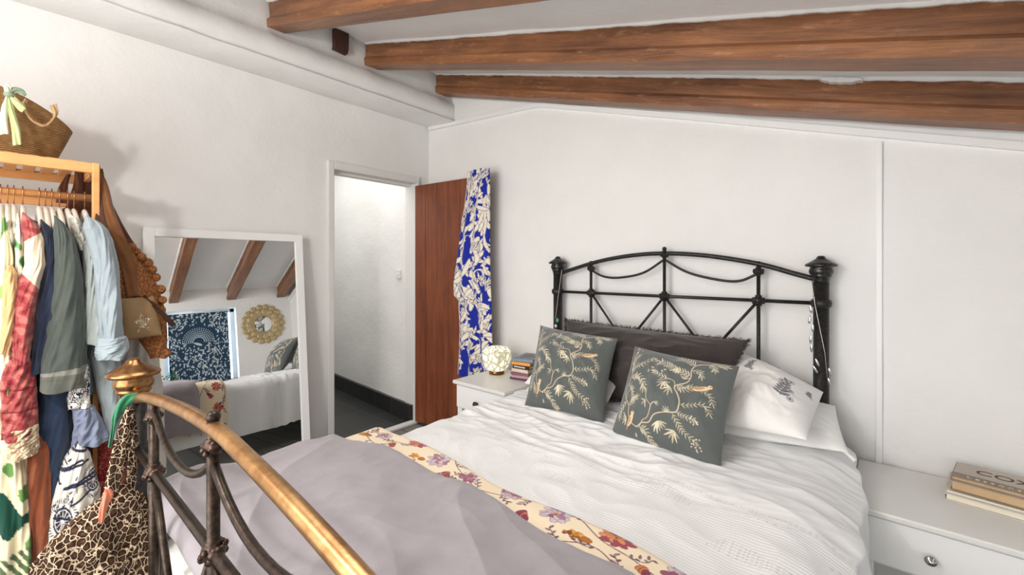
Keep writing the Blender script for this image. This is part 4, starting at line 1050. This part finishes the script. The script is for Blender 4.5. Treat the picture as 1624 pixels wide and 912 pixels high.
# 4 navy top
g = garment('navy_top', 66, 'navy blue top hanging between the pink jacket and the grey green jacket', 'top')
nv_ = fabric('navy_cotton', (34, 42, 62), 6)
tube_cloth('sleeve', [(64, 348, 4), (74, 362, 12), (81, 400, 16), (80, 460, 18), (74, 520, 20), (68, 590, 20)], -2.33, .05, nv_, g, (5, .14), 8, 80, 150)
body_slab(onX(66, 330, XRl).y, .9, 1.53, nv_, g, .19, .02, 4)
# lower blue trousers
g = garment('blue_trousers', 78, 'dark blue long skirt hanging below the hem of the grey green jacket', 'skirt')
tube_cloth('leg', [(84, 560, 26), (86, 620, 27), (86, 680, 28), (84, 740, 27), (80, 800, 22)], -2.38, .05, fabric('dark_denim_blue', (38, 54, 78), 6), g, (4, .12), 9, 80, 120)
# 5 grey green jacket
g = garment('linen_jacket', 84, 'grey green linen jacket with a paler sleeve band in the middle of the rack', 'jacket')
def c5(th, yy, P):
    c = np.ones(P.shape)*np.array([74, 80, 74])/255*(1+.04*noise(P[..., 1]*90, P[..., 2]*30, 8))[..., None]
    c[(yy > 584-3*np.sin(th)) & (yy < 592)] = np.array([128, 128, 118])/255; c[yy > 592] = np.array([94, 95, 87])/255; c[np.abs(yy-598) < .9] = np.array([88, 88, 80])/255
    return c
tube_cloth('sleeve', [(86, 342, 4), (93, 352, 11), (102, 380, 17), (108, 430, 22), (107, 500, 27), (103, 560, 33), (101, 617, 36)], -2.30, .055, painted('grey_green_linen', .9, .0008), g, (4, .10), 12, 96, 300, c5)
body_slab(onX(84, 330, XRl).y, .85, 1.53, fabric('grey_green_body', (80, 86, 80), 6), g, .20, .022, 4)
# 6 light blue shirt
g = garment('linen_shirt', 134, 'light grey blue linen shirt with rolled cuffs at the right end of the rack', 'shirt')
sh = fabric('pale_blue_linen', (144, 155, 160), 6, .0006, 300)
tube_cloth('sleeve', [(136, 342, 6), (146, 352, 17), (158, 380, 20), (168, 420, 19), (172, 470, 19), (175, 520, 18), (178, 548, 17)], -2.27, .055, sh, g, (4, .12), 15, 96, 170)
tube_cloth('rolled_cuff', [(177, 531, 20), (178, 540, 24), (178, 552, 26), (176, 562, 24), (176, 568, 20)], -2.27, .066, fabric('pale_cuff', (156, 168, 173), 4), g, (5, .07), 16, 72, 40)
tube_cloth('front_panel', [(140, 372, 8), (144, 400, 12), (147, 450, 13), (150, 500, 14), (150, 545, 14)], -2.31, .04, fabric('pale_grey_shirt', (164, 172, 168), 5), g, (4, .14), 17, 72, 120)
body_slab(onX(134, 330, XRl).y, .8, 1.53, sh, g, .2, .022, 6)
tube_cloth('shirt_tail', [(160, 540, 24), (172, 600, 20), (178, 650, 15), (176, 694, 8)], -2.36, .04, fabric('pale_tail', (148, 158, 160), 5), g, (5, .16), 18, 80, 120)
# pale blouse behind
g = garment('pale_blouse', 108, 'off white blouse just left of the light blue shirt', 'blouse')
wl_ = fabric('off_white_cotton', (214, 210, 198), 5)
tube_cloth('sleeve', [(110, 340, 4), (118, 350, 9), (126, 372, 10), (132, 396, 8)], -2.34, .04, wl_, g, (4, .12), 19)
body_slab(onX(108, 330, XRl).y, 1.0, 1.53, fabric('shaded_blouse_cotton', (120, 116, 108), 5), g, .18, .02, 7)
# chambray smock with printed yoke
g = garment('chambray_smock', 120, 'pale chambray smock with a navy and white yoke under the light blue shirt', 'smock')
nwp = print_fabric('navy_white_print', ((230, 226, 214), (40, 46, 78), (230, 226, 214)), 46, .46)
tube_cloth('yoke', [(130, 575, 11), (128, 610, 14), (124, 632, 17), (126, 645, 18)], -2.33, .04, nwp, g, (4, .1), 22)
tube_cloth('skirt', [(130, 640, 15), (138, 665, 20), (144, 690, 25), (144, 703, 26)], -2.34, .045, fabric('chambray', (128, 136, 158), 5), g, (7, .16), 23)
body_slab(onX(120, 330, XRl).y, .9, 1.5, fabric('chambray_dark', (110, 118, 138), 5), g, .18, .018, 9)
# wheel print dress
cvw = Canvas(420, 620, (224, 218, 204)); nvy = (38, 40, 66); r_ = random.Random(8)
def wheel(x, y, R_):
    for k in range(44):
        a = 2*math.pi*k/44; cvw.leaf(x+R_*1.15*math.cos(a), y+R_*1.15*math.sin(a), a+.35, R_*.45, 3.2, nvy)
    cvw.disc(x, y, R_*.95, nvy); cvw.disc(x, y, R_*.80, (224, 218, 204)); cvw.disc(x, y, R_*.72, nvy)
    for k in range(12):
        a = 2*math.pi*k/12; cvw.line([(x, y), (x+R_*.75*math.cos(a), y+R_*.75*math.sin(a))], 4, (224, 218, 204))
    cvw.disc(x, y, R_*.14, (224, 218, 204))
wheel(135, 330, 62); wheel(330, 190, 50); wheel(300, 520, 56); wheel(60, 80, 40)
for i in range(9):
    y = 30+i*70
    cvw.curve([(r_.uniform(0, 420), y), (r_.uniform(100, 300), y+30), (r_.uniform(200, 420), y-10)], 10, nvy)
for i in range(60): cvw.leaf(r_.uniform(0, 420), r_.uniform(0, 620), r_.uniform(0, 6), 26, 5, nvy)
g = garment('wheel_print_dress', 112, 'white dress with navy wheel motifs hanging low behind the leopard print dress', 'dress')
def c9(th, yy, P): return cvw.sample(np.clip((np.cos(th-math.pi/2-.3)*-.5+.5), 0, 1)*0+np.clip((P[..., 1]-P[..., 1].min())/(P[..., 1].max()-P[..., 1].min()+1e-6), 0, 1), np.clip((yy-690)/230, 0, 1))
tube_cloth('skirt', [(126, 696, 9), (122, 730, 22), (122, 780, 36), (118, 850, 43), (116, 930, 46)], -2.33, .06, painted('wheel_print'), g, (6, .10), 25, 150, 300, c9)
tube_cloth('bodice', [(122, 500, 14), (124, 600, 16), (126, 702, 14)], -2.42, .04, nwp, g, (4, .1), 26)
# red print dress
g = garment('red_print_dress', 128, 'red dress with a darker curling print showing beside the leopard print dress', 'dress')
tube_cloth('skirt', [(166, 560, 16), (170, 650, 20), (170, 700, 21), (174, 760, 22), (178, 900, 26)], -2.43, .05, print_fabric('red_curl_print', ((150, 60, 56), (196, 104, 92), (132, 44, 44)), 40, .48), g, (5, .12), 28)
# rust trousers and green hem
g = garment('rust_trousers', 52, 'rust brown trousers hanging low beside the tropical dress', 'trousers')
tube_cloth('leg', [(60, 690, 20), (60, 740, 22), (62, 800, 22), (66, 880, 20), (68, 960, 18)], -2.36, .05, fabric('rust_cotton', (132, 68, 38), 8), g, (5, .18), 30, 90, 120)
g = garment('emerald_blouse', 34, 'emerald green hem showing between the tropical dress and the rust trousers', 'blouse')
tube_cloth('hem', [(24, 700, 12), (26, 740, 13), (28, 790, 12)], -2.39, .03, fabric('emerald_cotton', (36, 104, 78), 6), g, (4, .1), 31)
# long dark coat filling the depth of the rack
g = garment('dark_coat', 98, 'long dark coat hanging deep in the rack behind the lighter clothes', 'coat')
body_slab(onX(98, 330, XRl).y, .30, 1.50, fabric('dark_coat_wool', (44, 42, 46), 5), g, .14, .06, 3)
g = garment('white_linen_dress', 140, 'white linen dress hanging behind the tan pouch at the end of the rack', 'dress')
tube_cloth('skirt', [(150, 318, 5), (172, 380, 9), (192, 440, 14), (205, 500, 20), (216, 540, 30), (220, 600, 32), (222, 660, 34), (224, 760, 36)], -2.66, .04, fabric('white_linen', (206, 202, 194), 5), g, (6, .16), 33, 80, 120)

# bags and straps at the end of the rack
sv = fabric('tobacco_suede', (118, 76, 44), 10, .0006, 200)
kt, n = base('crochet_wool', (156, 98, 52), .95); v_ = n.n('ShaderNodeTexVoronoi'); v_.inputs['Scale'].default_value = 105; co = n.coord((1, 1, .8)); n.l(co, v_.inputs['Vector'])
n.l(n.ramp(v_.outputs['Distance'], ((0, (186, 124, 72)), (.6, (140, 86, 44)), (1, (96, 56, 28)))), n.b.inputs['Base Color']); n.bump(v_.outputs['Distance'], -.006)
cb_ = thing('crochet_bag', (-2.42, .36, 1.25), 'brown crochet bag with bobble edging and wide straps on the end of the rack', 'bag')
def ribbon(pts, wd, mat, name, parent, X0=None, thick=.004, n=10, twist=None):
    """pts: (px,py,half width px,X) -> a soft band with thickness"""
    c = catmull([(p[0], p[1], p[2], p[3]) for p in pts], n); P = np.zeros((9, len(c), 3))
    for j, (x, y, h, X) in enumerate(c):
        a = c[max(j-1, 0)]; b = c[min(j+1, len(c)-1)]; dx, dy = b[0]-a[0], b[1]-a[1]; L = math.hypot(dx, dy)+1e-6; nx, ny = -dy/L, dx/L
        for i in range(9):
            s = -1+i/4; P[i, j] = onX(x+nx*h*s, y+ny*h*s, X+.006*(1-s*s)+.003*math.sin(s*5+j*.2))
    o = grid_obj(name, P, mat, parent); md = o.modifiers.new('t', 'SOLIDIFY'); md.thickness = thick; md.offset = -1; return o
tube_cloth('bag_body', [(178, 372, 10), (196, 410, 24), (214, 450, 34), (226, 490, 34), (240, 530, 24), (252, 566, 12)], -2.44, .05, kt, cb_, (3, .06), 41, 80, 120)
bo = MB(); r_ = random.Random(6)
for i in range(13):
    t = i/12; p = catmull([(206, 392), (228, 412), (245, 440), (256, 480), (252, 520), (262, 560)], 10); x, y = p[int(t*(len(p)-1))]
    q = onX(x+r_.uniform(-2, 3), y, -2.43+r_.uniform(-.01, .02)); bo.ball(q, .018+r_.uniform(-.002, .005), None, None, 12)
bo.build('bobble_edging', kt, cb_)
ribbon([(159, 276, 4, -2.44), (166, 300, 7, -2.42), (174, 340, 9, -2.40), (188, 380, 11, -2.39), (204, 420, 12, -2.38), (212, 470, 10, -2.37)], 0, sv, 'strap', cb_)
ribbon([(158, 268, 5, -2.47), (164, 310, 8, -2.46), (178, 340, 8, -2.45), (196, 372, 7, -2.45), (214, 400, 7, -2.44)], 0, fabric('suede_back_strap', (96, 60, 36), 8), 'strap', cb_)
ribbon([(148, 262, 10, -2.50), (158, 300, 9, -2.43), (160, 345, 10, -2.40), (168, 395, 12, -2.39), (180, 430, 12, -2.39)], 0, fabric('brown_strap', (84, 56, 40), 6), 'strap', cb_)
tube_cloth('lower_knit', [(184, 392, 8), (190, 430, 16), (198, 470, 20), (204, 505, 22)], -2.42, .03, kt, cb_, (3, .06), 44)
ps = thing('star_pouch', (-2.40, .38, 1.1), 'tan leather pouch with a silvery star hanging beside the light blue shirt', 'pouch')
tanm = fabric('tan_leather', (146, 118, 84), 8, .0006, 90, .6, 0)
n_, m_ = 50, 40; U, V = np.meshgrid(np.linspace(0, 1, n_), np.linspace(0, 1, m_), indexing='ij'); P = np.zeros((n_, m_, 3)); P2 = P.copy()
cn = [onX(190, 474, -2.36), onX(244, 470, -2.36), onX(257, 531, -2.355), onX(192, 542, -2.355)]
for i in range(n_):
    for j in range(m_):
        u, v = U[i, j], V[i, j]; p = cn[0]*(1-u)*(1-v)+cn[1]*u*(1-v)+cn[2]*u*v+cn[3]*(1-u)*v; k = (4*u*(1-u))**.5*(4*v*(1-v))**.5
        P[i, j] = p+Vector((.024*k, 0, 0)); P2[i, j] = p-Vector((.018*k, 0, 0))
grid_obj('pouch_front', P, tanm, ps); grid_obj('pouch_back', P2[::-1], tanm, ps)
stm = base('silver_studs', (236, 228, 206), .3, .6)[0]; sd = MB(); r_ = random.Random(12); pts5 = [(math.cos(math.radians(-90+36*k))*(1 if k % 2 == 0 else .42), math.sin(math.radians(-90+36*k))*(1 if k % 2 == 0 else .42)) for k in range(10)]
def instar(x, y):
    c = False
    for i in range(10):
        (x1, y1), (x2, y2) = pts5[i], pts5[i-1]
        if (y1 > y) != (y2 > y) and x < (x2-x1)*(y-y1)/(y2-y1)+x1: c = not c
    return c
k = 0
while k < 150:
    x, y = r_.uniform(-1, 1), r_.uniform(-1, 1)
    if instar(x, y): sd.ball(onX(226+17*x+3*y, 512+18*y-3*x, -2.333), .0013+r_.uniform(0, .0008), None, None, 6); k += 1
sd.build('star_studs', stm, ps)
hs = thing('leather_strap', (-2.36, .43, 1.2), 'thin dark brown leather strap end sticking out from the crochet bag', 'strap')
ribbon([(228, 470, 2.5, -2.36), (240, 480, 3.2, -2.35), (255, 495, 3.8, -2.34), (268, 508, 4.6, -2.335), (276, 517, 3.2, -2.333)], 0, M['leather'], 'strap_end', hs, thick=.006)
# brown straps inside the top of the rack
sbg = thing('brown_strap_bag', (-2.6, .2, 1.35), 'dark brown bag whose straps loop over the back of the rack top', 'bag')
for pts in ([(112, 268, 2, -2.70), (106, 284, 4, -2.70), (100, 300, 8, -2.69), (98, 322, 10, -2.68)], [(122, 268, 4, -2.68), (124, 290, 7, -2.68), (120, 310, 9, -2.68), (116, 335, 14, -2.68)], [(132, 270, 9, -2.7), (136, 292, 10, -2.7), (138, 320, 12, -2.69), (138, 360, 14, -2.69)]):
    ribbon(pts, 0, fabric('dark_brown_strap', (98, 58, 40), 8), 'strap', sbg)
tube_cloth('bag_body', [(110, 330, 26), (112, 380, 34), (118, 450, 36), (120, 520, 34)], -2.72, .03, fabric('dark_brown_bag', (92, 56, 38), 8), sbg, (3, .06), 47)

# straw basket on top of the rack
stw, n = base('woven_straw', (150, 108, 62), .85); co = n.coord(); wv = n.n('ShaderNodeTexWave', bands_direction='Z'); wv.inputs['Scale'].default_value = 42; wv.inputs['Distortion'].default_value = 2.5; wv.inputs['Detail'].default_value = 2; n.l(co, wv.inputs['Vector'])
vn = n.noise(26, co, 5, .7); c = n.ramp(vn, ((.3, (124, 86, 48)), (.7, (176, 134, 82)))); n.l(n.mix(.25, c, n.ramp(wv.outputs['Fac'], ((0, (104, 70, 38)), (1, (196, 152, 98))))), n.b.inputs['Base Color']); n.bump(wv.outputs['Fac'], .004)
bk = thing('straw_basket', (-2.56, -.11, zS+.004), 'wide woven straw basket tipped on the top shelf of the clothes rack', 'basket')
nt, nz = 96, 46; th = np.linspace(0, 2*np.pi, nt, endpoint=False); P = np.zeros((nt, nz, 3))
for j in range(nz):
    t = j/(nz-1)
    ly = .250+.052*t**.9; lx = .075+.055*t
    zt_ = (.135+.115*np.clip(1-np.abs(np.sin(th))**1.6, 0, 1))
    P[:, j, 0] = -2.56+lx*np.cos(th)*(1+.05*np.abs(np.sin(th*2))*t); P[:, j, 1] = -.105+ly*np.sign(np.sin(th))*np.abs(np.sin(th))**.8
    P[:, j, 2] = zS+.006+t*zt_+.004*np.sin(th*24)*t*(1-t)
grid_obj('basket_body', P, stw, bk, wrap=True, solid=.006)
bbase = MB().lathe([(0, 0), (1, 0), (1, .006), (0, .006)], (0, 0, 0), 40).build('basket_base', stw, bk)
o = bbase; o.data.transform(Matrix.Translation(origin(bk))); o.data.transform(Matrix.Diagonal((.074, .247, 1, 1))); o.data.transform(Matrix.Translation((-2.56, -.105, zS+.004))); o.data.transform(Matrix.Translation(-origin(bk)))
hd = fabric('pale_leather_handle', (196, 160, 116), 8, .0004, 150, .6, 0)
ribbon([(42, 157, 3, -2.425), (38, 165, 3, -2.42), (43, 180, 1.6, -2.415), (52, 192, 1.6, -2.41), (64, 198, 1.8, -2.41), (74, 198, 1.8, -2.41), (83, 190, 1.8, -2.41), (88, 180, 4, -2.42), (84, 166, 6, -2.425)], 0, hd, 'handle', bk, thick=.003)
# bow of pale green ribbon
bw = thing('ribbon_bow', (-2.40, .02, 1.85), 'pale green and white ribbon bow tied on the straw basket', 'ribbon')
gr1 = fabric('pale_green_silk', (196, 210, 140), 10, .0003, 200, .5, .4); gr2 = fabric('white_silk', (232, 232, 208), 6, .0003, 200, .5, .4); gr3 = fabric('sage_silk', (138, 156, 128), 8, .0003, 200, .5, .4)
ribbon([(12, 150, 2, -2.39), (8, 170, 5, -2.385), (5, 195, 8, -2.38), (6, 213, 8, -2.38)], 0, gr2, 'ribbon_tail', bw)
ribbon([(14, 152, 2, -2.39), (18, 175, 5, -2.385), (25, 205, 7, -2.38), (27, 230, 7, -2.38)], 0, gr1, 'ribbon_tail', bw)
ribbon([(14, 150, 2, -2.385), (24, 160, 5, -2.375), (33, 170, 6, -2.37), (38, 175, 5, -2.37)], 0, gr1, 'ribbon_loop', bw)
ribbon([(14, 150, 3, -2.385), (12, 140, 6, -2.38), (9, 134, 5, -2.38)], 0, gr2, 'ribbon_loop', bw)
ribbon([(14, 150, 3, -2.39), (22, 143, 5, -2.385), (34, 145, 4, -2.385), (40, 152, 3, -2.385)], 0, gr3, 'ribbon_loop', bw)
q = onX(14, 150, -2.378); MB().ball(q, .012, .014, .010).build('ribbon_knot', gr3, bw)

# ---------------------------------------------------------------- leopard dress and green ribbon on the foot post
leo = print_fabric('leopard_print', ((228, 208, 176), (86, 60, 44), (30, 21, 18)), 80, kind='edge', stretch=(1, 1, .75), width=.045)
ld = thing('leopard_dress', (-1.52, .14, .55), 'brown and cream leopard print dress hung by its straps from the brass topped foot post', 'dress')
def ribb(pts, mat, name, parent, thick=.003): return ribbon(pts, 0, mat, name, parent, thick=thick)
ribb([(206, 646, 6, -1.505), (200, 680, 11, -1.50), (190, 720, 13, -1.495), (180, 760, 12, -1.49), (170, 800, 10, -1.48)], leo, 'strap', ld)
ribb([(208, 650, 5, -1.515), (212, 700, 7, -1.515), (210, 740, 8, -1.51), (206, 790, 9, -1.50)], leo, 'strap', ld)
tube_cloth('dress_body', [(192, 768, 22), (184, 790, 36), (170, 815, 56), (158, 845, 72), (148, 880, 85), (140, 930, 95), (134, 1010, 104)], -1.50, lambda t: .02+.035*t, leo, ld, (7, .20), 52, 160, 200)
tube_cloth('inner_lining', [(198, 700, 8), (194, 730, 9), (190, 780, 10)], -1.525, .006, fabric('dusky_lining', (150, 92, 72), 8), ld, (2, .05), 53)
ribb([(160, 830, 4, -1.425), (166, 800, 6, -1.44), (172, 784, 8, -1.455), (170, 776, 5, -1.46)], fabric('coral_tag_cloth', (212, 124, 96), 6), 'coral_tie', ld)
gs = thing('green_ribbon', (-1.55, .2, .95), 'emerald green ribbon looped round the brass topped foot post', 'ribbon')
gm_ = fabric('emerald_ribbon', (36, 116, 78), 8, .0003, 200, .6, .4)
ribb([(232, 634, 3, -1.500), (218, 630, 6, -1.505), (204, 634, 9, -1.515), (192, 645, 8, -1.520), (184, 662, 5, -1.520), (179, 684, 3.5, -1.52), (174, 710, 3, -1.52)], gm_, 'ribbon_loop', gs)
# bead garlands on the head posts
gsn = thing('leaf_garland', (XA+BW, YH, .9), 'string of silver leaf shapes hanging on the right headboard post', 'garland')
y_ = YH-.045
gp_ = [onY(x, y, y_) for x, y in ((1288, 445), (1292, 480), (1300, 520), (1308, 560), (1312, 600))]
MB().tube(gp_, .0016, 6).build('string', M['chrome'], gsn)
for x, y, a in ((1286, 490, .1), (1284, 507, -.1), (1289, 520, 0), (1286, 538, -.1), (1287, 552, 0), (1296, 575, .35), (1293, 586, .45), (1316, 590, .2), (1315, 606, .2)):
    q = onY(x, y, y_-.004); MB().ball(q, .0055, .0022, .019, 10, 0, Matrix.Rotation(-a, 4, 'Y')).build('silver_leaf', M['chrome'], gsn)
bs_ = thing('bead_string', (XA, YH, .95), 'thin cord with a green and a white bead on the left headboard post', 'bead string')
MB().tube([onY(x, y, y_) for x, y in ((891, 428), (888, 450), (884, 480), (881, 505))], .0018, 6).build('cord', fabric('pale_cord', (190, 180, 166), 5), bs_)
MB().ball(onY(884, 508, y_), .010, .008, .014).build('bead', fabric('jade', (96, 160, 132), 8, .0002, 60, .3, 0), bs_)
MB().ball(onY(881.5, 517, y_), .009, .008, .011).build('bead', M['furn_top'], bs_)
